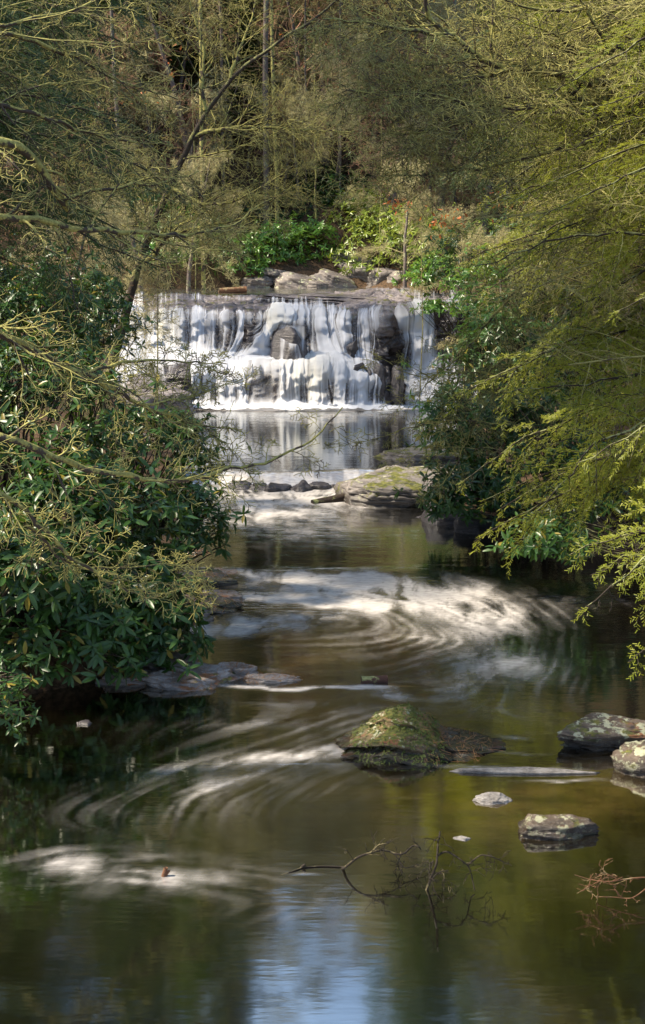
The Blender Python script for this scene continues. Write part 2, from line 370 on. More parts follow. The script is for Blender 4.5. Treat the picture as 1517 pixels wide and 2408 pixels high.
# ------------------------------------------------------------------ stream with its drifting foam and painted sky glints
LEDGE_Y = 30.7
def build_stream():
    X = np.arange(-7.0, 7.2, 0.027); ny = 520
    Yv = 7.0 * (44.6 / 7.0) ** np.linspace(0, 1, ny)
    XX, YY = np.meshgrid(X, Yv)
    ly = LEDGE_Y + 0.25 * np.sin(XX * 1.7) + 0.25 * (vn3(XX * 2.5, 0, 0, 3) - 0.5)
    step = sst(-0.25, 0.22, YY - ly)
    rif = 21.6 - 0.10 * XX + 0.3 * np.sin(XX * 0.9)
    Z = 0.28 * step + 0.05 * sst(-0.6, 0.3, YY - rif)
    near_led = np.exp(-((YY - ly) / 0.35) ** 2)
    Z += near_led * 0.05 * (fbm(XX * 5, YY * 2.5, 0, 8, 3) - 0.5)
    Z += 0.035 * (vn3(XX * 1.2, YY * 3.2, 0, 9) - 0.5) * np.exp(-((YY - rif + 0.5) / 0.9) ** 2) * sst(3.6, 2.2, XX)
    # drift directions, as pairs of neighbouring points on the water
    ctl = [(600, 970, 700, 972), (850, 970, 760, 974), (600, 1050, 720, 1052), (880, 1060, 760, 1056), (600, 1160, 640, 1200), (800, 1150, 740, 1190), (650, 1220, 760, 1235), (880, 1230, 1000, 1250),
           (600, 1290, 720, 1300), (900, 1300, 1050, 1310), (620, 1350, 760, 1356), (900, 1380, 1040, 1405), (1150, 1400, 1260, 1450), (1300, 1480, 1290, 1560), (1220, 1590, 1160, 1650), (1040, 1440, 1150, 1480),
           (560, 1475, 680, 1455), (800, 1520, 700, 1525), (1050, 1560, 960, 1575), (1000, 1640, 900, 1625), (900, 1690, 800, 1720), (600, 1620, 720, 1625), (760, 1760, 620, 1800), (560, 1810, 440, 1860), (420, 1890, 380, 1960), (300, 1830, 180, 1890),
           (60, 2045, 160, 2022), (180, 2015, 300, 2035), (280, 2050, 400, 2066), (480, 2060, 600, 2075), (300, 2090, 420, 2105), (120, 2070, 220, 2060), (700, 2150, 620, 2180), (1200, 1720, 1300, 1735), (1300, 1810, 1180, 1806), (1000, 1950, 900, 1960), (700, 2300, 720, 2200)]
    P0 = np.array([atz(a, b)[:2] for a, b, c, d in ctl]); P1 = np.array([atz(c, d)[:2] for a, b, c, d in ctl])
    D = P1 - P0; D /= np.linalg.norm(D, axis=1)[:, None]
    # anisotropic inverse-distance weighting; coarse grid then upsampled by evaluation in blocks
    U = np.zeros_like(XX); Vv = np.zeros_like(XX); W = np.zeros_like(XX)
    for p, d in zip((P0 + P1) / 2, D):
        w = 1.0 / (((XX - p[0]) ** 2 + ((YY - p[1]) * 16.0 / np.maximum(YY, 10)) ** 2) + 0.04) ** 1.5
        U += w * d[0]; Vv += w * d[1]; W += w
    U /= W; Vv /= W
    U += 0.35 * (vn3(XX * 0.9, YY * 0.7, 0, 21) - 0.5); Vv += 0.5 * (vn3(XX * 0.9, YY * 0.7, 0, 22) - 0.5)
    L = np.hypot(U, Vv) + 1e-6; U /= L; Vv /= L
    # streaks: noise smeared along the drift
    base = np.random.RandomState(4).rand(*XX.shape)
    base[:, 1:-1] = (base[:, :-2] + 2 * base[:, 1:-1] + base[:, 2:]) / 4; base[1:-1] = (base[:-2] + 2 * base[1:-1] + base[2:]) / 4
    lr = math.log(44.6 / 7.0)
    acc = np.zeros_like(XX)
    for sgn in (1, -1):
        x, y = XX.copy(), YY.copy()
        for q in range(22):
            ix = np.clip(((x + 7.0) / 0.027).astype(int), 0, len(X) - 1); iy = np.clip((np.log(np.maximum(y, 7.0) / 7.0) / lr * (ny - 1)).astype(int), 0, ny - 1)
            acc += base[iy, ix]
            hstep = 0.0022 * np.maximum(y, 9)
            x = x + sgn * U[iy, ix] * hstep; y = y + sgn * Vv[iy, ix] * hstep
    lic = (acc - acc.mean()) / acc.std()
    lic = np.clip(0.5 + 0.22 * lic, 0, 1)
    # where foam gathers, and sky reflections on ripples painted white like it: (px, py, half length m, half depth m, turn deg, strength)
    foam_and_glints = [(620, 1385, 1.3, 0.6, 0, 0.35), (820, 1400, 1.4, 0.8, 0, 0.35), (1000, 1440, 1.2, 0.8, -10, 0.3), (700, 1270, 1.4, 1.0, -5, 0.25), (700, 962, 2.6, 0.55, 0, 1.6), (880, 962, 1.6, 0.5, 0, 1.5), (540, 968, 1.2, 0.5, 0, 1.2), (740, 985, 3.0, 1.6, 0, 0.55), (700, 1020, 3.0, 2.2, 0, 0.22),
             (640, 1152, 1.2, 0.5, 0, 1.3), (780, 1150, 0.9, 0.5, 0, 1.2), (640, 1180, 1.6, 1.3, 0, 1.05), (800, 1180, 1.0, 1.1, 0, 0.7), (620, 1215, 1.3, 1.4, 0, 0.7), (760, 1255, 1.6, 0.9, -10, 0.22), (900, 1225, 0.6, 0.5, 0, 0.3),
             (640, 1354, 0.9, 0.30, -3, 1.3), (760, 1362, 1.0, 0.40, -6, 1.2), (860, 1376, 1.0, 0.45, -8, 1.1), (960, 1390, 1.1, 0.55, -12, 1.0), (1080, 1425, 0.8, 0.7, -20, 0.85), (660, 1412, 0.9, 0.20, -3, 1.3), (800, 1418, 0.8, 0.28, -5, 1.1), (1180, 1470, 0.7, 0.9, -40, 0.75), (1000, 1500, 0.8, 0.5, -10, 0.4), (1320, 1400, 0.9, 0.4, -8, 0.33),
             (1130, 1550, 0.55, 0.7, 50, 0.75), (1080, 1610, 0.5, 0.45, 40, 0.6), (1240, 1560, 0.5, 0.9, 0, 0.40), (1150, 1680, 0.6, 0.4, 20, 0.30), (590, 1480, 0.85, 0.34, 10, 1.3), (490, 1470, 0.5, 0.30, 5, 1.2), (720, 1452, 0.55, 0.20, 10, 0.9),  # last three: sky reflected in the left riffle, painted white as foam
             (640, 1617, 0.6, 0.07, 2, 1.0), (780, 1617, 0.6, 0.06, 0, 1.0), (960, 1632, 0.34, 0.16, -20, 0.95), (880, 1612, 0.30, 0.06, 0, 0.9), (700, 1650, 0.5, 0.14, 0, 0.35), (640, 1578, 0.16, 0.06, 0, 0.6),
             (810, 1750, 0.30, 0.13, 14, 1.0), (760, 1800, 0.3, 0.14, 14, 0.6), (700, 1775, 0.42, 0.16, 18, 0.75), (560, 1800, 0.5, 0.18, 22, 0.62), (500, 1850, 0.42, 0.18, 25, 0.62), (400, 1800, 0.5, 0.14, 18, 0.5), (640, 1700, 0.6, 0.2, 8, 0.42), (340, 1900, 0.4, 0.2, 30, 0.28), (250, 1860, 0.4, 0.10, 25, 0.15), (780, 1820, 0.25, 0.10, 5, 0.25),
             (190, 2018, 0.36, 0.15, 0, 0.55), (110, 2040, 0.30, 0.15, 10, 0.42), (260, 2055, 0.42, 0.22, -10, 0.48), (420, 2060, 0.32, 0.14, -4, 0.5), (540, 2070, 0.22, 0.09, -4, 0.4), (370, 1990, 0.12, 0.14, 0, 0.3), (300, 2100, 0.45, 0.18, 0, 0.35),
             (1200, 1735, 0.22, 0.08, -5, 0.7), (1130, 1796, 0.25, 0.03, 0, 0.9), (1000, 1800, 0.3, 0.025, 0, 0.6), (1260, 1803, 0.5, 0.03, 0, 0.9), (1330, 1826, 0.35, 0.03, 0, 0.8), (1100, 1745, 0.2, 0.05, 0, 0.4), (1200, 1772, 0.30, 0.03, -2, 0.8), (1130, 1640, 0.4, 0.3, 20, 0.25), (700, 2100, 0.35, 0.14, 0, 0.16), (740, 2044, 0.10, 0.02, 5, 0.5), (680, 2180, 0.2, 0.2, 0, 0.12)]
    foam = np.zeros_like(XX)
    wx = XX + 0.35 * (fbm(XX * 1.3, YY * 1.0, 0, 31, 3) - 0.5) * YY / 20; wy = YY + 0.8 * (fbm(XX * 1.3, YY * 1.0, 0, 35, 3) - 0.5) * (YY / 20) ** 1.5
    for px, py, a, b, tr, st in foam_and_glints:
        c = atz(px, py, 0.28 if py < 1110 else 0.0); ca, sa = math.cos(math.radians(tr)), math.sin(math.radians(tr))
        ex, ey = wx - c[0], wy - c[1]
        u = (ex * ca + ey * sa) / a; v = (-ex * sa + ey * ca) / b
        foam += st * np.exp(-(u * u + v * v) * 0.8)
    sc = np.maximum(YY, 9) / 15.0
    patch = fbm(XX * 2.0, YY * 1.4, 0, 41, 4)
    rag = fbm(wx * 2.6 + lic * 0.25, wy * 7.0 / sc + lic * 0.5, 0, 43, 5, 0.62)
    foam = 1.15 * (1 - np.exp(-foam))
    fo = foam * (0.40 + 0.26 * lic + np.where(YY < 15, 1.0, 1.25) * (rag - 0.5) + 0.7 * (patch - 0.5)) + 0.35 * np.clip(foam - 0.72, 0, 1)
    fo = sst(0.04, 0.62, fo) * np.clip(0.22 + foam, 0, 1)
    fo = np.maximum(fo, np.exp(-((YY - ly + 0.02) / 0.30) ** 2) * (0.55 + 0.45 * sst(0.3, 0.6, fbm(XX * 7, YY * 1.0, 0, 51, 3))) * sst(-3.0, -2.2, XX) * sst(1.7, 1.1, XX))
    fo += 0.10 * sst(0.62, 0.95, lic) * sst(0.02, 0.25, foam)
    film = np.zeros_like(XX)
    for px, py, a, b, st in [(900, 1500, 1.5, 1.6, 0.9), (1150, 1580, 0.9, 1.5, 1.0), (700, 1700, 1.1, 0.7, 0.8), (560, 1830, 0.9, 0.6, 1.0), (350, 1900, 0.7, 0.5, 0.7), (300, 2050, 0.7, 0.4, 0.9), (560, 2070, 0.5, 0.25, 0.7), (700, 1260, 1.8, 1.6, 0.9), (850, 1680, 0.7, 0.4, 0.8), (700, 2130, 0.5, 0.3, 0.4), (740, 1000, 3.0, 2.5, 0.6)]:
        c = atz(px, py); film += st * np.exp(-(((wx - c[0]) / a) ** 2 + ((wy - c[1]) / b) ** 2))
    fo = fo + 0.29 * np.clip(film, 0, 1) * sst(0.38, 0.92, 0.62 * lic + 0.5 * rag) * (1 - fo)
    fo = np.clip(fo, 0, 0.93)
    # shallow golden bed on the right and along the left bank
    shal = np.zeros_like(XX)
    for px, py, a, b, st in [(1250, 1880, 0.75, 0.55, 0.95), (1420, 1860, 0.6, 0.8, 0.8), (1150, 1960, 0.5, 0.4, 0.5), (560, 1545, 0.9, 0.45, 0.95), (760, 1560, 1.3, 0.5, 0.75), (470, 1590, 0.5, 0.5, 0.7), (560, 1430, 0.4, 0.4, 0.6), (900, 1500, 1.2, 0.6, 0.4), (760, 1660, 1.2, 0.4, 0.35), (900, 1860, 0.8, 0.6, 0.45)]:
        c = atz(px, py); shal += st * np.exp(-(((XX - c[0]) / a) ** 2 + ((YY - c[1]) / b) ** 2))
    shal = np.clip(shal, 0, 1)
    chop = 0.15 + 0.9 * np.exp(-((YY - rif + 1.2) / 1.6) ** 2) + 0.8 * np.exp(-((YY - 28.8) / 1.6) ** 2) + 0.5 * np.clip(foam, 0, 1) + 0.5 * np.exp(-((YY - 42) / 1.5) ** 2)
    chop = np.where(YY < 13.5, 0.06 + 0.25 * np.clip(foam, 0, 1), np.clip(chop, 0, 1))
    me = grid_mesh('stream', X, Yv, Z, [M['water']], {'foam': fo, 'shallow': shal, 'chop': chop})  # foam attribute also carries the painted sky glints
    link('stream', me, kind='structure')
build_stream()
nx_, ny_ = np.linspace(-18, 8, 60), np.linspace(49.2, 62, 40)
TX, TY = np.meshgrid(nx_, ny_)
link('upper_stream', grid_mesh('upper_stream', nx_, ny_, 3.66 - 0.35 * np.clip(50 - TY, 0, 1), [M['water_top']], {'foam': 0 * TX, 'shallow': 0 * TX + 0.2, 'chop': 0 * TX + 0.1}), kind='structure')
nx_, ny_ = np.linspace(-9, 9, 40), np.linspace(-30, 7.0, 40)
TX, TY = np.meshgrid(nx_, ny_)
link('lower_stream', grid_mesh('lower_stream', nx_, ny_, 0 * TX, [M['water']], {'foam': 0 * TX, 'shallow': 0 * TX, 'chop': 0 * TX + 0.06}), kind='structure')

# ------------------------------------------------------------------ the falls: a stepped slate face and the veil that runs over it
def build_falls():
    # design sheet columns: x, then heights on the sheet of toe, lower lip, foot of the upper drop, upper lip, back of the slab
    st = np.array([[40, 650, 520, 400, 270, 185], [260, 650, 520, 420, 285, 192], [400, 650, 510, 448, 290, 195], [560, 650, 492, 455, 285, 198], [700, 650, 487, 462, 270, 195], [850, 650, 492, 445, 275, 188],
                   [950, 650, 512, 450, 282, 180], [1050, 650, 530, 468, 287, 172], [1120, 650, 560, 490, 285, 170], [1185, 650, 600, 545, 270, 170], [1250, 650, 600, 500, 255, 185], [1460, 650, 600, 480, 235, 185]], float)
    dp = np.array([[43.9, 44.3, 45.2, 45.7, 50], [43.9, 44.3, 45.3, 45.8, 50], [43.7, 44.1, 45.3, 45.75, 50], [43.6, 43.95, 45.1, 45.6, 50], [43.55, 43.9, 45.1, 45.55, 50], [43.55, 43.9, 44.9, 45.55, 50],
                   [43.6, 44.0, 45.0, 45.5, 50], [43.8, 44.2, 45.0, 45.35, 50], [44.0, 44.4, 44.8, 45.2, 50], [44.5, 44.7, 45.0, 45.4, 50], [44.6, 44.8, 45.2, 45.7, 50], [44.4, 44.6, 45.0, 45.5, 50]], float)
    nx = 620; cx = np.linspace(40, 1460, nx)
    segs = [(14, 0), (70, 1), (50, 2), (70, 3), (70, 4)]
    # row positions along the profile (0..4), plus a toe below the waterline
    tpos = np.concatenate([np.linspace(-0.35, 0, 12)[:-1], np.linspace(0, 1, 75)[:-1], np.linspace(1, 2, 45)[:-1], np.linspace(2, 3, 75)[:-1], np.linspace(3, 4, 75)])
    jit = fbm(cx / 60.0, 0 * cx, 0, 61, 3)[:, None] - 0.5
    rows = np.stack([np.interp(cx, st[:, 0], st[:, 1 + k]) for k in range(5)], 1)
    deps = np.stack([np.interp(cx, st[:, 0], dp[:, k]) for k in range(5)], 1)
    rows[:, 1] += 26 * (fbm(cx / 45.0, 0 * cx, 0, 62, 3) - 0.5); rows[:, 3] += 16 * (fbm(cx / 40.0, 0 * cx, 0, 63, 3) - 0.5); rows[:, 2] += 30 * (fbm(cx / 60.0, 0 * cx, 0, 64, 3) - 0.5)
    deps[:, 1] += 0.5 * (fbm(cx / 55.0, 0 * cx, 0, 65, 3) - 0.5); deps[:, 3] += 0.5 * (fbm(cx / 50.0, 0 * cx, 0, 66, 3) - 0.5)
    CX = np.repeat(cx[None], len(tpos), 0); CY = np.zeros_like(CX); DY = np.zeros_like(CX)
    tt = np.clip(tpos, 0, 4)
    for j in range(nx):
        CY[:, j] = np.interp(tt, np.arange(5), rows[j]); DY[:, j] = np.interp(tt, np.arange(5), deps[j])
    CY[tpos < 0] += (-tpos[tpos < 0] * 60)[:, None]; DY[tpos < 0] += (tpos[tpos < 0] * 1.2)[:, None]
    # sheet to world
    PX = 242.7 + 0.6 * CX; PY = 576.5 + 0.6 * CY
    v = (1204 - PY) / F; ry = math.cos(PITCH) + v * math.sin(PITCH); rz = -math.sin(PITCH) + v * math.cos(PITCH)
    WX = (PX - 758.5) / F / ry * DY; WZ = CAM_H + rz / ry * DY; WY = DY.copy()
    # soften the profile a little
    for _ in range(3):
        for A in (WX, WY, WZ):
            A[1:-1] = (A[:-2] + 2 * A[1:-1] + A[2:]) / 4
    def normals(a, b, c):
        P = np.stack([a, b, c], -1); du = np.gradient(P, axis=1); dv = np.gradient(P, axis=0)
        n = np.cross(du, dv); return n / (np.linalg.norm(n, axis=-1, keepdims=True) + 1e-9)
    Nn = normals(WX, WY, WZ)
    if Nn[:, :, 1].mean() > 0: Nn = -Nn
    strata = fbm(WX * 0.5, WY * 0.8, WZ * 7.0, 71, 4); lump = fbm(WX * 1.5, WY * 1.5, WZ * 1.5, 75, 4); cell = np.abs(fbm(WX * 1.1, WY * 1.1, WZ * 2.2, 79, 3) - 0.5)
    jag = np.abs(fbm(WX * 2.2, WY * 2.2, WZ * 3.5, 77, 4, 0.6) - 0.5)
    d = 0.30 * (lump - 0.5) + 0.08 * (strata - 0.5) + 0.5 * (0.12 - jag) - 0.25 * np.exp(-(cell / 0.03) ** 2) * 0.5
    # dry bluff between the veils, cave beside it, shelves
    def ell(x, y, a, b, p=2.0): return np.exp(-((np.abs(CX - x) / a) ** p + (np.abs(CY - y) / b) ** p))
    d = d + (0.10 + 0.5 * (fbm(WX * 1.6, WY * 1.6, WZ * 2.6, 95, 4, 0.6) - 0.5)) * ell(1100, 390, 70, 130, 4) - 0.55 * ell(1160, 470, 32, 60, 4) + 0.25 * ell(470, 262, 170, 25) + 0.25 * ell(1080, 250, 150, 40, 4) + 0.35 * ell(290, 540, 95, 60, 4) + 0.3 * ell(590, 360, 30, 60)
    d = d + 0.18 * ell(690, 560, 60, 70) + 0.22 * ell(880, 470, 60, 40) + 0.2 * ell(930, 420, 30, 50)
    RX, RY, RZ = WX + Nn[..., 0] * d, WY + Nn[..., 1] * d, WZ + Nn[..., 2] * d * 0.6
    nr = len(tpos)
    i = np.arange(nr - 1)[:, None] * nx + np.arange(nx - 1)[None]
    Q = np.stack([i, i + 1, i + nx + 1, i + nx], -1).reshape(-1, 4)
    base = np.array([0.0, 46.0, 0.0])
    led = thing('rock_ledge', 'wide stepped slate rock face that the waterfall runs over', 'rock face', base)
    wetness = np.clip(sst(3.35, 2.95, np.repeat(tpos[:, None], nx, 1)) * (0.75 + 0.5 * fbm(WX * 1.3, WY, WZ * 1.3, 78, 3)) - 0.55 * ell(1080, 300, 110, 60, 4), 0, 1)
    link('rock_face', mesh_from('rock_face', np.stack([RX, RY, RZ], -1).reshape(-1, 3) - base, [Q], True, {'wetness': wetness}, [M['rock_face']]), parent=led)
    # the veil
    slant = np.zeros_like(CX)
    slant += 95 * sst(270, 460, CY) * np.exp(-((CX - (700 - 130 * sst(270, 460, CY))) / 75) ** 2)      # the chute that runs down to the left
    slant -= 40 * sst(300, 470, CY) * np.exp(-((CX - 900) / 60) ** 2)
    T = np.repeat(tpos[:, None], nx, 1)
    prog = np.where(T > 2, np.clip(3 - T, 0, 1), np.clip(1 - T, 0, 1)); lower = (T < 1.5)
    rsf = np.random.RandomState(88); cen = np.cumsum(rsf.uniform(26, 74, 40)) + 20; cen2 = np.cumsum(rsf.uniform(34, 92, 30)) + 10
    def nearest(cn, x):
        e = (cn[:-1] + cn[1:]) / 2; i = np.searchsorted(e, x); i = np.clip(i, 0, len(cn) - 1)
        lo = np.where(i > 0, e[np.clip(i - 1, 0, len(e) - 1)], cn[0] - 30); hi = np.where(i < len(cn) - 1, e[np.clip(i, 0, len(e) - 1)], cn[-1] + 30)
        return cn[i], np.maximum(np.where(x < cn[i], cn[i] - lo, hi - cn[i]), 5), i
    jx = CX + slant + 14 * (vn3(CX / 30, CY / 40, 0, 86) - 0.5) * prog
    ca, ha, ia = nearest(cen, jx); cb, hb, ib = nearest(cen2, jx)
    cc = np.where(lower, cb, ca); hh = np.where(lower, hb, ha); ci = np.where(lower, ib + 50, ia)
    edge = np.clip(np.abs(jx - cc) / hh, 0, 1)
    sx = cc + (jx - cc) / (1 + 0.7 * prog) + 3.7 * ci
    s1 = vn3(sx / 9, CY / 260, 0, 82); s2 = vn3(sx / 4.0, CY / 200, 0, 83); s3 = vn3(sx / 30, CY / 300, 0, 84); s4 = vn3(sx / 2.2, CY / 200, 0, 85)
    streak = 0.22 * s1 + 0.22 * s2 + 0.38 * s3 + 0.18 * s4; streak = 0.5 + (streak - 0.5) * 1.5
    cov = np.full_like(CX, 0.80) - 0.22 * edge ** 3 * sst(1.0, 0.25, prog) * (T < 3.0) - 0.10 * prog * sst(1.0, 0.7, prog) + 0.16 * (vn3(ci * 3.1, 0, 0, 87) - 0.5) * 4 * prog * sst(1.0, 0.6, prog)
    cov += 0.26 * np.exp(-((T - 1.55) / 0.42) ** 2) + 0.42 * sst(0.35, 0.0, T) + 0.16 * sst(0.5, 1.0, T) * sst(1.5, 1.0, T)
    cov += 0.12 * sst(2.35, 2.0, T) * sst(1.8, 2.0, T) - 0.12 * np.exp(-((T - 2.45) / 0.3) ** 2) - 0.08 * np.exp(-((T - 0.5) / 0.3) ** 2)
    cov = np.where(T > 3.0, 0.80 - 0.42 * sst(3.0, 3.45, T), cov)
    cov += 0.5 * np.exp(-((CX + slant * 0 - (700 - 125 * sst(270, 460, CY))) / 34) ** 2) * sst(255, 280, CY) * sst(480, 450, CY)
    cov += 0.35 * ell(700, 268, 60, 25) + 0.30 * ell(880, 420, 60, 60) + 0.4 * ell(450, 500, 90, 70) + 0.25 * ell(230, 400, 90, 40) + 0.25 * ell(240, 330, 90, 60)
    chute = np.exp(-((CX - (1228 + 30 * sst(250, 330, CY))) / (26 + 30 * sst(250, 340, CY))) ** 4)
    cov += 0.55 * chute * sst(225, 250, CY)
    for x, y, a, b, s_ in [(500, 258, 150, 22, 0.75), (620, 262, 50, 22, 0.5), (400, 245, 60, 18, 0.5), (240, 262, 90, 12, 0.4), (1080, 235, 155, 50, 0.95), (960, 222, 70, 26, 0.45), (1120, 400, 66, 115, 0.95), (1150, 520, 38, 70, 0.7), (573, 370, 26, 62, 0.6), (610, 330, 26, 30, 0.35), (1075, 560, 40, 60, 0.42), (1050, 490, 26, 26, 0.5), (1110, 590, 30, 50, 0.45),
                           (270, 545, 85, 62, 1.1), (1370, 420, 70, 230, 0.42), (1310, 300, 30, 70, 0.25), (960, 420, 24, 34, 0.4), (640, 300, 30, 20, 0.25), (700, 205, 300, 9, 0.35), (1000, 360, 60, 55, 0.14), (1430, 450, 30, 260, 0.6), (470, 380, 40, 60, 0.2), (640, 560, 40, 60, 0.14), (720, 560, 50, 60, 0.1), (1160, 610, 24, 40, 0.4), (728, 395, 78, 66, 0.9)]:
        cov -= s_ * np.exp(-(np.abs((CX - x) / a) ** 3 + np.abs((CY - y) / b) ** 3))
    cv = sst(0.12, 1.0, cov + (streak - 0.5) * 1.30) * 0.94
    cv = np.where(T < 0, 0.97, cv) * sst(3.97, 3.8, T)
    bulge = 0.05 + 0.10 * cv + 0.05 * (streak - 0.5) * cv + 0.10 * np.clip(cov - 0.7, 0, 0.5)
    VX, VY, VZ = RX + Nn[..., 0] * bulge, RY + Nn[..., 1] * bulge, RZ + Nn[..., 2] * bulge
    soft = sst(0.3, 0.9, cov)                                       # deep water bridges the hollows, thin films cling to the rock
    ox, oy, oz = VX.copy(), VY.copy(), VZ.copy()
    for _ in range(110):                                             # running water smooths over the rock
        for A in (VX, VY, VZ):
            A[:, 1:-1] = (A[:, :-2] + 2 * A[:, 1:-1] + A[:, 2:]) / 4
            if _ % 3 == 0: A[1:-1] = (A[:-2] + 2 * A[1:-1] + A[2:]) / 4
    gap = np.maximum(0, (ox - VX) * Nn[..., 0] + (oy - VY) * Nn[..., 1] + (oz - VZ) * Nn[..., 2])
    for _ in range(12):
        gap[:, 1:-1] = np.maximum(gap[:, 1:-1], (gap[:, :-2] + 2 * gap[:, 1:-1] + gap[:, 2:]) / 4); gap[1:-1] = (gap[:-2] + 2 * gap[1:-1] + gap[2:]) / 4
    push = gap + 0.05 + 0.02 * (streak - 0.5)
    VX += Nn[..., 0] * push; VY += Nn[..., 1] * push; VZ += np.abs(Nn[..., 2]) * push
    cream = np.clip(0.9 * ell(230, 330, 90, 80) + 0.7 * ell(690, 310, 60, 60) + 0.8 * ell(790, 520, 90, 90) + 0.5 * ell(1220, 270, 40, 60) + 0.4 * ell(420, 560, 60, 60), 0, 1) * (0.3 + s3)
    # drop faces where nothing runs
    keep = (cv.reshape(-1)[Q].max(1) > 0.02)
    wf = thing('waterfall', 'white silky waterfall spilling in two tiers over slate rock', 'waterfall', base)
    link('water_veil', mesh_from('water_veil', np.stack([VX, VY, VZ], -1).reshape(-1, 3) - base, [Q[keep]], True, {'cover': cv, 'cream': np.clip(cream, 0, 1)}, [M['veil']]), parent=wf)
    # spray cushion at the toe
    n = 160; u = np.linspace(-3.3, 2.9, n); a = np.linspace(0, math.pi, 14)
    UU, AA = np.meshgrid(u, a)
    hgt = 0.16 + 0.30 * fbm(u * 1.2, 0 * u, 0, 91, 3) * np.exp(-((u + 0.4) / 2.6) ** 4)
    toe = np.interp(u, (242.7 + 0.6 * st[:, 0] - 758.5) / F * 43.6, dp[:, 0]) - 0.05
    SP = np.stack([UU, toe[None] - 0.45 * np.cos(AA) * -1 * (0.6 + hgt[None]), 0.20 + np.sin(AA) * hgt[None]], -1)
    ii = np.arange(13)[:, None] * n + np.arange(n - 1)[None]
    Qs = np.stack([ii, ii + 1, ii + n + 1, ii + n], -1).reshape(-1, 4)
    edge = np.sin(AA) * (0.55 + 0.45 * fbm(UU * 3, AA, 0, 93, 3)) * sst(-3.3, -2.5, UU) * sst(2.9, 2.3, UU)
    link('spray_cushion', mesh_from('spray_cushion', SP.reshape(-1, 3) - base, [Qs], True, {'cover': np.clip(edge * 0.9, 0, 0.9), 'cream': 0 * UU}, [M['veil']]), parent=wf)
build_falls()

# ------------------------------------------------------------------ rocks
_ico = {}
def ico(sub):
    if sub not in _ico:
        import bmesh
        bm = bmesh.new(); bmesh.ops.create_icosphere(bm, subdivisions=sub, radius=1.0)
        V = np.array([v.co[:] for v in bm.verts]); T = np.array([[v.index for v in f.verts] for f in bm.faces]); bm.free()
        _ico[sub] = (V / np.linalg.norm(V, axis=1)[:, None], T)
    return _ico[sub]
def rock(name, label, pos, dims, mat, seed, rotz=0.0, facets=14, rough=0.10, strata=0.10, sub=5, tilt=(0, 0), group=None, cat='rock', flat=0.0, shape=None, cut=0.74):
    """a faceted stone; pos is the centre of its base on the ground, dims are full width, depth and height above the base"""
    rs = np.random.RandomState(seed)
    Vd, T = ico(sub)
    box = np.array([[1, 0, 0], [-1, 0, 0], [0, 1, 0], [0, -1, 0], [0, 0, 1], [0.7, 0.7, 0.3], [-0.7, 0.7, 0.3], [0.7, -0.7, 0.3], [-0.7, -0.7, 0.3]], float)
    n = np.vstack([box + 0.28 * rs.normal(size=box.shape), rs.normal(size=(max(facets - 7, 3), 3))]); n /= np.linalg.norm(n, axis=1)[:, None]
    h = np.concatenate([cut + 0.22 * rs.rand(len(box)), cut + 0.06 + 0.25 * rs.rand(len(n) - len(box))])
    if flat: n = np.vstack([n, [[0.08, -0.10, 1.0]]]); h = np.append(h, 1.0 - flat)
    q = np.clip(Vd @ n.T, 0.02, None); r = np.min(np.minimum(h[None] / q, 1.2), axis=1)
    V = Vd * r[:, None]
    s = seed * 7.3
    dip = V[:, 2] + 0.22 * V[:, 0] + 0.12 * V[:, 1] + 0.10 * (fbm(V[:, 0] * 1.5 + s, V[:, 1] * 1.5, V[:, 2], seed + 40, 3) - 0.5) * 2
    lay = vn3(dip * 5.0 + s, V[:, 0] * 0.5, V[:, 1] * 0.5, seed + 9); lay = 0.6 * sst(0.35, 0.65, lay) + 0.4 * sst(0.4, 0.6, vn3(dip * 12 + s, V[:, 0] * 1.2, V[:, 1] * 1.2, seed + 11))
    V = V + Vd * (rough * 1.9 * (fbm(V[:, 0] * 1.7 + s, V[:, 1] * 1.7, V[:, 2] * 1.7, seed, 4, 0.55) - 0.5))[:, None]
    V[:, :2] *= (1 + strata * 1.3 * (lay - 0.5))[:, None]
    crack = np.abs(fbm(V[:, 0] * 2.1 + s, V[:, 1] * 2.1, V[:, 2] * 3.4, seed + 21, 3) - 0.5)
    V -= Vd * (rough * 0.55 * np.exp(-(crack / 0.018) ** 2))[:, None]
    V += Vd * (rough * 0.5 * (fbm(V[:, 0] * 8 + s, V[:, 1] * 8, V[:, 2] * 14, seed + 3, 4, 0.6) - 0.5))[:, None]
    if shape: V = shape(V)
    V = V * np.array([dims[0] / 2, dims[1] / 2, dims[2] / 1.15])
    R = Euler((tilt[0], tilt[1], rotz)).to_matrix()
    V = V @ np.array(R).T
    V[:, 2] += dims[2] * 0.15
    V[:, 2] -= (V[:, 2].max() - dims[2])
    return link(name, mesh_from(name, V, [T], True, None, [mat]), tuple(pos), None, label, cat, group, 'thing')

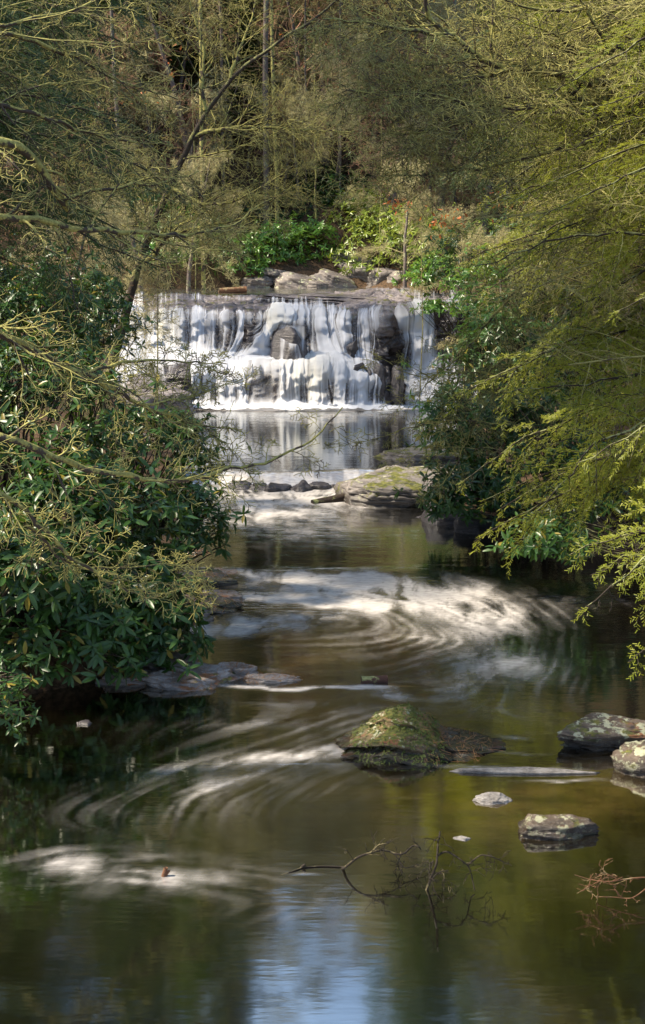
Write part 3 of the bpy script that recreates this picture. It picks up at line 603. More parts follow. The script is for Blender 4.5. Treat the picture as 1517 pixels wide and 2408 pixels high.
# stones on and beside the falls
def dome(V):
    V = V.copy(); V[:, 0] *= 1 - 0.22 * np.clip(V[:, 2], 0, 1); return V
BX, BY, BZ = at(682, 852, 44.7)
bo = rock('boulder', 'dark rounded boulder in the middle of the waterfall with water sliding over it', (BX, 44.75, BZ - 0.12), (1.55, 1.25, 1.28), M['rock_dark'], 3, 0.2, 9, 0.07, 0.05, shape=dome)
def boulder_film():
    me = bo.data; V = np.empty(len(me.vertices) * 3, np.float32); me.vertices.foreach_get('co', V); V = V.reshape(-1, 3)
    xs = np.linspace(-0.42, 0.55, 60); zs = np.linspace(0.0, 1.30, 40); XX, ZZ = np.meshgrid(xs, zs)
    fr = V[V[:, 1] < 0.25]
    Yf = np.zeros_like(XX)
    for i in range(40):
        for j in range(60):
            w = np.exp(-(((fr[:, 0] - XX[i, j]) / 0.07) ** 2 + ((fr[:, 2] - ZZ[i, j]) / 0.07) ** 2)) + 1e-12
            Yf[i, j] = (w * fr[:, 1]).sum() / w.sum()
    Yf -= 0.07
    c = sst(-0.42, -0.15, XX) * sst(0.55, 0.35, XX) * (0.35 + 0.5 * sst(0.4, 1.2, ZZ)) + 1.3 * (vn3(XX * 22, ZZ * 1.2, 0, 5) * 0.5 + vn3(XX * 9, ZZ * 0.8, 0, 6) * 0.5 - 0.5)
    c = sst(0.15, 0.95, c) * sst(-0.42, -0.25, XX) * sst(0.55, 0.42, XX) * sst(1.30, 1.2, ZZ) * 0.85
    i = np.arange(39)[:, None] * 60 + np.arange(59)[None]; Q = np.stack([i, i + 1, i + 61, i + 60], -1).reshape(-1, 4)
    wf = [o for o in col.objects if o.name == 'waterfall'][0]; off = np.array(bo.location) - np.array(wf.location)
    link('water_film', mesh_from('water_film', np.stack([XX, Yf, ZZ], -1).reshape(-1, 3) + off, [Q], True, {'cover': c, 'cream': 0 * c}, [M['veil']]), parent=wf)
boulder_film()
rock('boulder', 'small dark boulder between two strands high on the right of the falls', (at(826, 840, 45.0)[0], 45.0, 1.75), (0.55, 0.5, 0.62), M['rock_dark'], 5, 0.5, 10, 0.08)
for k, (px, py, w, h_, lab) in enumerate([(862, 892, 0.42, 0.55, 'dark upright stone at the right foot of the falls'), (893, 880, 0.40, 0.5, 'wet stone wedged under the right bluff of the falls'), (846, 862, 0.24, 0.18, 'tiny round brown stone on the middle shelf of the falls'),
                                        (884, 922, 0.55, 0.35, 'mossy slanting stone low on the right of the falls'), (905, 940, 0.5, 0.5, 'dark stone at the waterline right of the lower falls'), (934, 890, 0.5, 0.6, 'black wet stone beside the right hand chute')]):
    c = at(px, py, 44.15); rock('stone', lab, (c[0], 44.2, c[2] - h_ / 2), (w, 0.45, h_ * 1.2), M['rock_dark'], 20 + k, k * 1.1, 10, 0.1, sub=4, group='stones at the right foot of the falls')
for k, (px, py, w, d_, h_, lab) in enumerate([(700, 690, 2.6, 1.0, 0.22, 'thin flat slab at the brink of the falls, left of centre'), (860, 690, 4.2, 2.2, 0.38, 'broad dry grey slab on top of the falls'), (940, 712, 1.5, 1.2, 0.5, 'blocky cracked slab at the right brink of the falls'),
                                            (760, 715, 1.1, 0.7, 0.2, 'small flat slab splitting the water at the brink')]):
    c = at(px, py, 46.6 + (715 - py) * 0.08); rock('slab', lab, (c[0], c[1], c[2] - h_ * 0.6), (w, d_, h_ * 0.6), M['rock_ledge'], 40 + k, 0.1 * k - 0.2, 12, 0.12, 0.2, sub=5, flat=0.35, group='slabs at the brink of the falls', tilt=(0.03, 0.04))
# rocks on the far bank behind the falls
for k, (px, py, Y, w, d_, h_, lab, til) in enumerate([(700, 672, 59.5, 1.9, 1.3, 0.75, 'pale sloping boulder at the water behind the falls', 0.25), (785, 668, 60.3, 2.2, 1.4, 0.85, 'long tilted pale slab leaning on the far bank', 0.3), (750, 674, 58.9, 0.9, 0.7, 0.35, 'small brown boulder between the two pale far boulders', 0.1), (850, 660, 61.2, 2.0, 1.2, 1.0, 'grey lichened block on the far bank', 0.1),
                                                     (810, 640, 62.5, 2.4, 1.4, 1.2, 'high lichened outcrop above the pale slabs', 0.2), (645, 665, 60.6, 1.8, 1.2, 0.9, 'dark overhung rock on the far bank left of the pale boulder', 0.0), (905, 664, 60.5, 1.4, 1.0, 0.8, 'rounded grey rock on the far bank under the laurel', 0.0), (950, 668, 59.6, 1.3, 1.0, 0.7, 'dark rock at the right end of the far bank', 0.0), (880, 615, 64.5, 2.0, 1.3, 1.4, 'upright lichened rock above the far bank', 0.1), (600, 672, 59.8, 1.5, 1.0, 0.5, 'low brown rock at the left of the far bank', 0.0)]):
    c = at(px, py, Y); rock('far_rock', lab, (c[0], Y, c[2] - 0.15), (w * 1.1, d_, h_ * 0.78 + 0.15), M['rock_far'], 60 + k, 0.3 * (k % 3) - 0.3, 9, 0.12, 0.14, sub=5, flat=0.30, cut=0.66, tilt=(0.12, til), group='rocks along the far bank')
# the low ledge
for k, (px, w, h_, fw, lab) in enumerate([(572, 0.75, 0.30, 0.16, 'leftmost dark wet stone of the low ledge'), (615, 0.5, 0.27, 0.12, 'small stone second from the left in the low ledge'), (655, 0.62, 0.29, 0.18, 'sloping stone left of centre in the low ledge'), (705, 0.72, 0.34, 0.14, 'highest dark stone in the middle of the low ledge'), (752, 0.42, 0.27, 0.18, 'small stone right of the highest one in the low ledge'), (786, 0.5, 0.20, 0.0, 'low stone awash near the flat boulder'), (826, 0.4, 0.22, 0.1, 'stone at the right end of the low ledge')]):
    c = atz(px, 1143); rock('ledge_stone', lab, (c[0], LEDGE_Y - 0.20 - fw + 0.25 * math.sin(c[0] * 1.7), -0.08), (w * 1.15, 0.6, h_), M['rock_dark'], 90 + k, k * 0.5, 9, 0.24, 0.1, sub=4, group='wet stones of the low ledge', tilt=(0.25, 0.1 * (k % 3 - 1)))
# flat boulder, right middle
c = atz(912, 1203)
def slabby(V):
    V = V.copy(); V[:, 2] = np.where(V[:, 2] > 0, V[:, 2] * (1 + 0.22 * V[:, 1]), V[:, 2]); return V
rock('flat_boulder', 'big pale flat-topped boulder with mossy end under the right bank shrubs', (c[0] + 0.45, c[1] + 1.1, -0.12), (3.2, 2.4, 0.80), M['rock_flat'], 7, -0.12, 13, 0.12, 0.10, sub=6, flat=0.32, shape=slabby)
c = atz(955, 1130); rock('flat_boulder', 'pale weathered slab lying behind the big flat boulder', (c[0] + 0.4, c[1] + 1.4, 0.1), (2.2, 1.5, 0.42), M['rock_flat'], 8, 0.1, 12, 0.1, 0.1, sub=5, flat=0.4)
for px, py, w, h_, lab in [(985, 1224, 0.24, 0.12, 'small dark stone in the water in front of the flat boulder'), (1008, 1219, 0.16, 0.09, 'tiny stone at the waterline beside the dark bank rock'), (1045, 1238, 0.9, 0.5, 'dark rock under the right bank shrubs'), (1120, 1262, 1.0, 0.45, 'black overhung rock at the right waterline')]:
    c = atz(px, py); rock('stone', lab, (c[0], c[1] + w * 0.3, -0.04), (w, w * 0.8, h_), M['rock_dark'], int(px), 0.4, 10, 0.1, sub=4)
c = atz(765, 1185); rock('stone', 'low dark stone in the white water below the ledge', (c[0], c[1], -0.03), (0.5, 0.35, 0.11), M['rock_dark'], 11, 0.4, 10, 0.1, sub=4)
# mossy islet
def islet(V):
    V = V.copy(); x = V[:, 0]
    prof = np.interp(x, [-1.1, -0.75, -0.5, -0.2, 0.05, 0.25, 0.6, 1.1], [0.55, 0.85, 1.05, 1.05, 0.80, 0.50, 0.42, 0.35])
    V[:, 2] = np.where(V[:, 2] > 0, V[:, 2] * prof, V[:, 2] * 0.6); return V
c = atz(1008, 1782); ISLET = (c[0], c[1] + 0.40, -0.06)
rock('islet_rock', 'moss and needle covered humped rock standing in the stream', ISLET, (1.66, 0.92, 0.455), M['rock_moss'], 12, 0.05, 16, 0.24, 0.26, sub=6, shape=islet, cut=1.0)
# rocks at the right edge
c = atz(1440, 1765); rock('bank_rock', 'lichen spotted rock at the right edge of the stream', (c[0] + 0.08, c[1] + 0.3, -0.05), (1.25, 0.7, 0.29), M['rock_lichen'], 13, 0.1, 14, 0.13, 0.12, sub=6, flat=0.25)
c = atz(1500, 1825); rock('bank_rock', 'dark mossy rock in front of the lichen spotted one at the right edge', (c[0] + 0.12, c[1] + 0.22, -0.05), (0.70, 0.6, 0.34), M['rock_lichen'], 14, 0.6, 12, 0.13, 0.12, sub=5)
c = atz(1250, 1815); rock('awash_slab', 'long thin grey slab just awash beside the mossy islet', (c[0], c[1], -0.035), (1.45, 0.20, 0.065), M['rock_pale'], 15, -0.03, 12, 0.12, 0.1, sub=5, flat=0.3)
c = atz(1162, 1893); rock('pale_stone', 'small dry whitish stone in the golden shallows', (c[0], c[1] + 0.1, -0.02), (0.34, 0.26, 0.085), M['rock_pale'], 16, 0.2, 12, 0.14, 0.1, sub=5)
c = atz(1086, 1972); rock('pale_stone', 'tiny white stone barely breaking the surface', (c[0], c[1], -0.012), (0.16, 0.13, 0.028), M['rock_pale'], 17, -0.4, 12, 0.16, 0.1, sub=4)
c = atz(1305, 1972); rock('stone', 'brown angular stone alone in the right foreground water', (c[0], c[1] + 0.14, -0.05), (0.72, 0.42, 0.205), M['rock_lichen'], 18, 0.1, 13, 0.14, 0.12, sub=5, flat=0.2)
c = atz(200, 1703); rock('stone', 'small dark stone in the shaded left water', (c[0], c[1], -0.03), (0.18, 0.13, 0.07), M['rock_dark'], 19, 0.1, 10, 0.14, sub=4)
# promontory slabs on the left
for k, (px, py, w, d_, h_, lab) in enumerate([(420, 1622, 0.98, 0.42, 0.15, 'nearest flat dark slab of the left point'), (470, 1604, 1.1, 0.5, 0.16, 'pale needle strewn slab in the middle of the left point'), (560, 1592, 0.5, 0.3, 0.15, 'mossy dark tipped slab on the left point'), (640, 1605, 0.78, 0.22, 0.085, 'outermost low thin slab of the left point'), (300, 1610, 0.8, 0.5, 0.13, 'slab of the left point half under the rhododendron leaves'), (370, 1585, 0.9, 0.6, 0.2, 'needle covered slab behind the left point')]):
    c = atz(px, py); rock('slab', lab, (c[0], c[1] + d_ * 0.35, -0.05), (w, d_, h_ + 0.05), M['rock_bank'], 120 + k, 0.06 * k - 0.1, 13, 0.12, 0.18, sub=5, flat=0.35, tilt=(0.04, 0.05), group='slabs of the left point')
for k, (px, py, w, d_, h_, lab) in enumerate([(480, 1438, 1.1, 0.8, 0.16, 'pale wet slab on the left bank at the lower riffle'), (520, 1413, 0.7, 0.4, 0.12, 'thin slab pointing into the lower riffle from the left'), (480, 1380, 1.0, 0.9, 0.17, 'pale slab on the left bank at the upper riffle'), (530, 1358, 0.5, 0.4, 0.1, 'small brown tipped slab at the head of the riffle'), (470, 1310, 0.5, 0.5, 0.1, 'small dark slab at the left waterline above the riffle'), (420, 1470, 1.0, 0.8, 0.2, 'needle covered slab back from the left riffle')]):
    c = atz(px, py); rock('slab', lab, (c[0], c[1] + d_ * 0.3, -0.05), (w, d_, h_ + 0.05), M['rock_bank'] if k % 2 else M['rock_flat'], 130 + k, 0.1 * k - 0.2, 13, 0.12, 0.16, sub=5, flat=0.4, tilt=(0.03, 0.05), group='slabs along the left riffles')
# left foot of the falls
c = at(400, 900, 43.4); rock('slab', 'dark layered rock slope at the left foot of the falls', (c[0] - 0.4, 43.2, 0.2), (2.8, 1.6, 1.25), M['rock_ledge'], 140, -0.2, 12, 0.1, 0.15, sub=5, tilt=(0.1, 0.35))

# ------------------------------------------------------------------ leaves, twigs, needles
def leaf_template(w=0.145, droop=0.16):
    t = np.array([0.0, 0.22, 0.55, 0.85, 1.0]); hw = np.array([0.012, 0.75, 1.0, 0.62, 0.0]) * w
    z = -droop * t ** 2
    C = np.stack([t, 0 * t, z], 1); Lf = np.stack([t, hw, z + 0.28 * hw], 1); Rt = np.stack([t, -hw, z + 0.28 * hw], 1)
    V = np.vstack([C, Lf[:4], Rt[:4]])
    Q = []; T = []
    for i in range(3):
        Q += [[i, i + 1, 5 + i + 1, 5 + i], [i, 9 + i, 9 + i + 1, i + 1]]
    T += [[3, 4, 8], [3, 12, 4]]
    return V, np.array(Q), np.array(T)
LEAF = leaf_template()
def frames(d, up):
    d = d / (np.linalg.norm(d, axis=1)[:, None] + 1e-9)
    y = np.cross(up, d); y /= np.linalg.norm(y, axis=1)[:, None] + 1e-9
    z = np.cross(d, y)
    return np.stack([d, y, z], -1)
def whorls(P, A, L, rs, n=8, spread=(0.7, 1.75)):
    """leaf frames (R, pos) for whorls at P with axis A"""
    N = len(P)
    e1 = np.cross(A, np.array([0.31, 0.87, 0.39])); e1 /= np.linalg.norm(e1, axis=1)[:, None]; e2 = np.cross(A, e1)
    ang = (np.arange(n)[None] + rs.rand(N, n) * 0.7) * 2 * math.pi / n
    tilt = spread[0] + (spread[1] - spread[0]) * rs.rand(N, n)
    d = (e1[:, None] * np.cos(ang)[..., None] + e2[:, None] * np.sin(ang)[..., None]) * np.sin(tilt)[..., None] + A[:, None] * np.cos(tilt)[..., None]
    d[..., 2] -= 0.15 + 0.35 * rs.rand(N, n)
    up = np.repeat(A[:, None], n, 1) + 0.25 * rs.normal(size=(N, n, 3))
    R = frames(d.reshape(-1, 3), up.reshape(-1, 3)) * (L * (0.55 + 0.6 * rs.rand(N * n)))[:, None, None]
    Pp = (np.repeat(P[:, None], n, 1) - A[:, None] * (0.35 * L * rs.rand(N, n))[..., None]).reshape(-1, 3)
    keep = rs.rand(N * n) > 0.18
    return R[keep], Pp[keep]
def bush(name, label, crown, base, rad, nw, L, seed, mat, group=None, indiv=0, n=8, cat='shrub', stem_mat=None, stems=26):
    rs = np.random.RandomState(seed)
    crown = np.asarray(crown, float); base = np.asarray(base, float); rad = np.asarray(rad, float)
    d = rs.normal(size=(nw, 3)); d /= np.linalg.norm(d, axis=1)[:, None]
    d[:, 2] = np.where(d[:, 2] < -0.55, -d[:, 2], d[:, 2])
    r = 0.45 + 0.62 * rs.rand(nw) ** 0.6
    r *= 0.72 + 0.62 * fbm(d[:, 0] * 1.8 + seed, d[:, 1] * 1.8, d[:, 2] * 1.8, seed, 2)
    far = rs.rand(nw) < 0.13; r = np.where(far, r * (1.15 + 0.35 * rs.rand(nw)), r)
    P = crown + d * r[:, None] * rad
    g = ground_z(P[:, 0], P[:, 1]); P[:, 2] = np.maximum(P[:, 2], np.maximum(g, 0) + 0.10)
    A = d * 0.75 + np.array([0, -0.18, 0.62]) + 0.35 * rs.normal(size=(nw, 3)); A /= np.linalg.norm(A, axis=1)[:, None]
    R, Q = whorls(P, A, L, rs, n)
    t = thing(name, label, cat, base, group)
    sel = np.zeros(len(Q), bool)
    if indiv:
        score = Q @ np.array([0.25 * -np.sign(crown[0]) * -1, 1.0, 0]) + 0.15 * rs.rand(len(Q)); inframe = np.abs(Q[:, 0]) < 0.222 * Q[:, 1]
        score = np.where(inframe, score, 1e3)
        sel[np.argsort(score)[:indiv]] = True
    m = MB(); m.scatter(*LEAF, R[~sel], Q[~sel])
    link('foliage', m.mesh('foliage', mat, True, base), parent=t, kind='stuff')
    if indiv:
        lm = leaf_mesh(mat)
        for Rk, Pk in zip(R[sel], Q[sel]):
            o = bpy.data.objects.new('leaf', lm); col.objects.link(o); o.parent = t
            mm = np.eye(4); mm[:3, :3] = Rk; mm[:3, 3] = Pk - base
            o.matrix_local = Matrix(mm.tolist())
    s = MB()
    for q in rs.choice(nw, min(stems, nw), replace=False):
        e = P[q]; u = np.linspace(0, 1, 7)[:, None]
        b0 = base + np.array([rs.normal() * 0.12 * rad[0], rs.normal() * 0.12, -0.05])
        mid = b0 * 0.5 + e * 0.5 + np.array([0, 0, 0.12 * np.linalg.norm(e - b0)]) + rs.normal(size=3) * 0.10
        C = (1 - u) ** 2 * b0 + 2 * u * (1 - u) * mid + u ** 2 * e + 0.02 * rs.normal(size=(7, 3)) * np.sin(u * math.pi)
        s.tube(C, np.linspace(0.022, 0.005, 7), 5)
    for q in range(nw):
        if rs.rand() < 0.5:
            tail = P[q] - A[q] * 0.12 * rs.rand() - d[q] * (0.25 + 0.3 * rs.rand()) * rad.min()
            s.tube(np.array([tail, (tail + P[q]) / 2 + rs.normal(size=3) * 0.03, P[q]]), [0.008, 0.006, 0.004], 3)
    link('stems', s.mesh('stems', stem_mat or M['bark_dark'], True, base), parent=t)
    return t
_lm = {}
def leaf_mesh(mat):
    if mat.name not in _lm: _lm[mat.name] = mesh_from('leaf', LEAF[0], [LEAF[1], LEAF[2]], True, None, [mat])
    return _lm[mat.name]
def gbase(x, y): return np.array([x, y, max(float(ground_z(x, y)), -0.05)])

# left bank
LB = [(120, 1490, 16.0, (1.0, 0.8, 0.80), 320, 300, 'glossy rhododendron at the lower left with leaves hanging over dark water'),
      (345, 1470, 16.8, (0.78, 0.7, 0.72), 260, 300, 'rhododendron leaning over the slabs of the left point'),
      (170, 1260, 17.4, (1.25, 0.9, 0.95), 380, 300, 'rhododendron in the middle of the left bank thicket'),
      (410, 1235, 19.0, (0.75, 0.7, 0.62), 240, 300, 'rhododendron reaching out from the left bank toward the ledge pool'),
      (90, 1010, 18.6, (1.25, 0.9, 1.15), 380, 0, 'tall dark rhododendron at the left edge level with the falls'),
      (345, 1060, 20.5, (1.15, 0.8, 0.62), 320, 0, 'rhododendron whose tips stand before the plunge pool on the left'),
      (70, 790, 22.0, (1.25, 1.0, 0.95), 360, 0, 'dark rhododendron high on the left bank'),
      (225, 760, 28.0, (0.8, 0.8, 1.0), 260, 0, 'rhododendron behind the leaning trunk on the left'),
      (20, 1660, 13.7, (0.30, 0.3, 0.42), 60, 0, 'small leaved bush cut by the left edge near the water'),
      (250, 1370, 18.2, (0.9, 0.7, 0.6), 220, 0, 'rhododendron above the left riffle slabs'),
      (60, 1330, 15.2, (0.6, 0.5, 0.45), 120, 0, 'pale backed rhododendron at the left edge above the shaded water'),
      (40, 720, 25.0, (1.4, 1.0, 0.9), 300, 0, 'far left rhododendron under the hemlocks')]
for k, (px, py, Y, rad, nw, ind, lab) in enumerate(LB):
    c = at(px, py, Y)
    bx = min(c[0] - 0.5, float(np.interp(Y, LY, LX)) - 0.25)
    bush('rhododendron', lab, c, gbase(bx, Y + 0.2), rad, nw, (0.10 if k == 8 else 0.20 if Y < 18 else 0.165), 200 + k, M['rhodo'], 'rhododendrons on the left bank', ind)
# right bank
RB = [(1075, 1010, 27.0, (0.72, 0.8, 0.80), 260, 260, 'rhododendron in front of the right hand chute of the falls'),
      (1120, 1170, 24.8, (0.95, 0.7, 0.62), 300, 300, 'rhododendron over the big flat boulder on the right'),
      (1250, 1040, 25.5, (1.2, 1.0, 1.05), 360, 0, 'rhododendron in the middle of the right bank thicket'),
      (1290, 1275, 20.6, (0.62, 0.5, 0.30), 130, 130, 'low rhododendron dipping toward the shaded right water'),
      (1400, 1160, 22.3, (1.1, 0.8, 0.8), 300, 0, 'dark rhododendron under the right hand hemlocks'),
      (1200, 850, 29.0, (1.25, 1.0, 0.9), 320, 0, 'high rhododendron on the right bank beside the falls'),
      (1150, 780, 34.0, (0.75, 1.0, 0.6), 160, 0, 'laurel at the top of the right bank by the brink of the falls'),
      (1020, 722, 44.6, (0.50, 0.4, 0.26), 60, 0, 'bright green shrub hanging over the right brink of the falls'),
      (1180, 690, 38.0, (1.5, 1.2, 1.0), 260, 0, 'dark laurel on the slope behind the right sapling'), (1330, 760, 34.0, (1.5, 1.2, 1.2), 280, 0, 'dark laurel on the slope behind the right hemlocks'), (1350, 900, 30.0, (1.4, 1.0, 1.1), 280, 0, 'rhododendron deep in the right thicket'), (1120, 620, 46.0, (1.8, 1.3, 1.2), 260, 0, 'laurel above the right brink of the falls'), (1300, 600, 44.0, (2.0, 1.3, 1.4), 260, 0, 'laurel high on the right slope')]
for k, (px, py, Y, rad, nw, ind, lab) in enumerate(RB):
    c = at(px, py, Y)
    bx = max(c[0] + 0.5, float(np.interp(Y, RY, RX)) + 0.25)
    bush('rhododendron', lab, c, gbase(bx, Y + 0.2), rad, nw, 0.19, 230 + k, M['rhodo'] if k < 6 or k > 8 else M['rhodo_far'], 'rhododendrons on the right bank', ind)
# far bank, behind the falls
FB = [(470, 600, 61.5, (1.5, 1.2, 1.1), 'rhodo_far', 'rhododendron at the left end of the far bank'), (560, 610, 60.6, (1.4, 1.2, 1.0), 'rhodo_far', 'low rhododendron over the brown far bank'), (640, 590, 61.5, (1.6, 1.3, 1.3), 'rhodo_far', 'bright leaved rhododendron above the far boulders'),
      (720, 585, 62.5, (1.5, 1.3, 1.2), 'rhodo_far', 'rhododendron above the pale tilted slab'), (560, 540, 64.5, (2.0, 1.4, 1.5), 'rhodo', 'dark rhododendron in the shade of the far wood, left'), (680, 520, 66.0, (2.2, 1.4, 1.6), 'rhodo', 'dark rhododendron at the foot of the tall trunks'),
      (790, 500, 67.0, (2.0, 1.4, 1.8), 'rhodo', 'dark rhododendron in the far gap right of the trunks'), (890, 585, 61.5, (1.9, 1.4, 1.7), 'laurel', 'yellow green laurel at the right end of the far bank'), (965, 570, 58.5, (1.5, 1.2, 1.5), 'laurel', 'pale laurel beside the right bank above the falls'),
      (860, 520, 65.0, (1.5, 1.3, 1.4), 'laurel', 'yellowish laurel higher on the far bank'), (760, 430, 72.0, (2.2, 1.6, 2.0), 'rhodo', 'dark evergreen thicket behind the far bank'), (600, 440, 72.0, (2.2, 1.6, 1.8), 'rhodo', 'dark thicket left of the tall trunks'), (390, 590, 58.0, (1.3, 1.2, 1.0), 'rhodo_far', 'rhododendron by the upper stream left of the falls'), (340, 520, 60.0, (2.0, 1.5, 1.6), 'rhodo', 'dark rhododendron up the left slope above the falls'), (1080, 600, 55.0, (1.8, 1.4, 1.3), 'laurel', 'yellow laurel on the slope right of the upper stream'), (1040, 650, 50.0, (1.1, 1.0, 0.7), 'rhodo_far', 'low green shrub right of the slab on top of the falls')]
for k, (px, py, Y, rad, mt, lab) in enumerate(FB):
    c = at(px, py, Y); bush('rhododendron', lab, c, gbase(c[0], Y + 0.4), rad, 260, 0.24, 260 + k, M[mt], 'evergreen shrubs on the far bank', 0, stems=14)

# ------------------------------------------------------------------ bare limbs and twigs
def grow(start, dirn, length, r0, level, rs, out, droop=0.0, wander=0.22, kids=(9, 6, 5), ratio=0.45, plane=None, upturn=0.0):
    n = 7
    P = [np.asarray(start, float)]; d = np.asarray(dirn, float); d = d / np.linalg.norm(d)
    for i in range(n - 1):
        d = d + rs.normal(size=3) * wander; d[2] += (-droop + upturn * i / n); d /= np.linalg.norm(d)
        P.append(P[-1] + d * length / (n - 1))
    P = np.array(P); out.append((P, np.linspace(r0, r0 * 0.35, n), level))
    if level >= len(kids): return
    for q in range(kids[level]):
        u = 0.15 + 0.83 * (q + rs.rand()) / kids[level]
        i = min(int(u * (n - 1)), n - 2); f = u * (n - 1) - i
        b = P[i] * (1 - f) + P[i + 1] * f; t = P[i + 1] - P[i]; t /= np.linalg.norm(t)
        s = rs.normal(size=3)
        if plane is not None: s = s * 0.35 + np.cross(t, plane) * (1 if q % 2 else -1) * 1.2
        s -= t * (s @ t); s /= np.linalg.norm(s) + 1e-9
        dd = t * 0.75 + s * 0.85
        grow(b, dd, length * ratio * (1.15 - 0.6 * u) * (0.7 + 0.6 * rs.rand()), r0 * 0.45 * (1 - 0.4 * u), level + 1, rs, out, droop, wander, kids, ratio, plane, upturn)
def limb_mesh(out, mat, off, minr=0.0036):
    m = MB()
    for P, r, lv in out: m.tube(P, np.maximum(r, minr), 6 if lv == 0 else (4 if lv == 1 else 3))
    return m.mesh('limb', mat, True, off)
def path_limb(pts, r0, r1, seed, kids=22, klen=0.9, sub=(7, 5), plane=(0.1, -0.6, 0.8), droop=0.03, wander=0.2, start=0.1, minr=0.0022, lean=0.9):
    """a limb that follows plan points (px, py, Y), with twigs along it"""
    rs = np.random.RandomState(seed)
    C = np.array([at(*p) for p in pts]); t = np.concatenate([[0], np.cumsum(np.linalg.norm(np.diff(C, axis=0), axis=1))])
    n = max(12, int(t[-1] / 0.16)); u = np.linspace(0, t[-1], n)
    P = np.stack([np.interp(u, t, C[:, k]) for k in range(3)], 1)
    for _ in range(2): P[1:-1] = (P[:-2] + 2 * P[1:-1] + P[2:]) / 4
    P += 0.015 * rs.normal(size=P.shape)
    out = [(P, np.linspace(r0, r1, n) * (1 + 0.18 * rs.rand(n)), 0)]
    for q in range(kids):
        f = start + (1 - start) * (q + rs.rand()) / kids; i = min(int(f * (n - 1)), n - 2)
        tg = P[min(i + 1, n - 1)] - P[i]; tg /= np.linalg.norm(tg)
        s = np.cross(tg, np.array(plane)) * (1 if q % 2 else -1) + 0.5 * rs.normal(size=3); s -= tg * (s @ tg); s /= np.linalg.norm(s)
        grow(P[i], tg * lean + s * 0.8, klen * (1.1 - 0.55 * f) * (0.5 + 0.8 * rs.rand()), max(r0 + (r1 - r0) * f, 0.004) * 0.5, 1, rs, out, droop, wander, (0,) + sub, 0.5, np.array(plane))
    return out
def limb_tree(name, label, base, trunk_pts, tr, limbs, mat, cat='tree', twig=None):
    base = np.asarray(base, float)
    t = thing(name, label, cat, base)
    m = MB(); C = np.asarray(trunk_pts, float); u = np.linspace(0, 1, len(C)); uu = np.linspace(0, 1, 28)
    P = np.stack([np.interp(uu, u, C[:, k]) for k in range(3)], 1)
    for _ in range(3): P[1:-1] = (P[:-2] + 2 * P[1:-1] + P[2:]) / 4
    P += 0.012 * np.random.RandomState(5).normal(size=P.shape)
    m.tube(P, np.linspace(tr[0], tr[1], 28), 10)
    link('trunk', m.mesh('trunk', mat, True, base), parent=t)
    for out in limbs:
        lb = link('limb', limb_mesh(out[:1], twig or mat, base), parent=t)
        if len(out) > 1: link('twigs', limb_mesh(out[1:], twig or mat, base), parent=lb, kind='stuff')
    return t

# the near tree off the left edge, with long lichened limbs over the water
bs = gbase(-4.6, 13.0)
A_limbs = [path_limb([(-260, 560, 12.8), (-60, 500, 12.9), (90, 520, 13.2), (240, 540, 13.6), (400, 553, 14.2), (520, 540, 14.8), (640, 470, 15.4)], 0.040, 0.006, 301, 18, 0.9),
           path_limb([(-260, 700, 12.8), (-40, 750, 12.6), (60, 815, 12.9), (200, 880, 13.3), (330, 950, 13.8), (450, 1000, 14.4), (560, 1010, 15.0)], 0.042, 0.005, 302, 18, 1.0),
           path_limb([(-260, 930, 12.8), (0, 1020, 12.0), (150, 1085, 12.4), (260, 1115, 12.7), (390, 1136, 13.2), (520, 1115, 13.8), (640, 1080, 14.3), (740, 1035, 14.7), (805, 958, 15.2)], 0.040, 0.006, 303, 16, 0.8, plane=(0.0, -0.9, 0.4)),
           path_limb([(-260, 1010, 12.8), (-20, 1130, 12.0), (80, 1225, 12.3), (170, 1305, 12.6), (270, 1380, 13.0), (390, 1402, 13.5), (500, 1360, 14.0)], 0.035, 0.004, 304, 13, 0.8),
           path_limb([(-260, 330, 12.8), (0, 325, 13.0), (60, 350, 13.2), (110, 410, 13.4), (150, 480, 13.6), (160, 500, 13.7)], 0.055, 0.03, 305, 4, 0.9),
           path_limb([(150, 470, 13.6), (230, 442, 13.9), (300, 440, 14.2), (380, 430, 14.8), (470, 405, 15.3)], 0.02, 0.005, 306, 8, 0.7),
           path_limb([(-260, 250, 13.0), (0, 235, 13.2), (90, 275, 13.5), (190, 305, 14.0), (300, 335, 14.6), (400, 340, 15.2)], 0.028, 0.005, 307, 13, 1.0),
           path_limb([(-260, 120, 13.0), (0, 70, 13.3), (90, 95, 13.8), (180, 140, 14.2), (300, 200, 15.0), (420, 230, 15.6)], 0.028, 0.005, 308, 13, 1.1),
           path_limb([(-260, 60, 13.0), (0, 65, 13.4), (100, 45, 13.8), (200, 10, 14.2), (320, -30, 15.0)], 0.025, 0.006, 309, 11, 1.1),
           path_limb([(200, 880, 13.3), (300, 845, 13.8), (400, 850, 14.2), (535, 858, 15.0)], 0.018, 0.004, 310, 13, 0.45, plane=(0, -0.9, 0.4)),
           path_limb([(330, 950, 13.8), (420, 940, 14.2), (500, 920, 14.6), (575, 890, 15.0)], 0.014, 0.003, 311, 11, 0.5, plane=(0, -0.9, 0.4)),
           path_limb([(60, 1225, 12.3), (160, 1340, 12.7), (260, 1335, 13.0), (400, 1330, 13.4), (480, 1330, 13.7)], 0.016, 0.003, 312, 16, 0.5)]
limb_tree('bare_tree', 'lichened bare tree off the left edge sending long limbs over the stream', bs, [bs + [0, 0, -0.1], bs + [0.1, 0, 3], bs + [0.0, 0.1, 6], bs + [0.2, 0.1, 9.5], bs + [0.4, 0.2, 13]], (0.20, 0.07), A_limbs, M['bark_lichen'], twig=M['bark_lichen'])

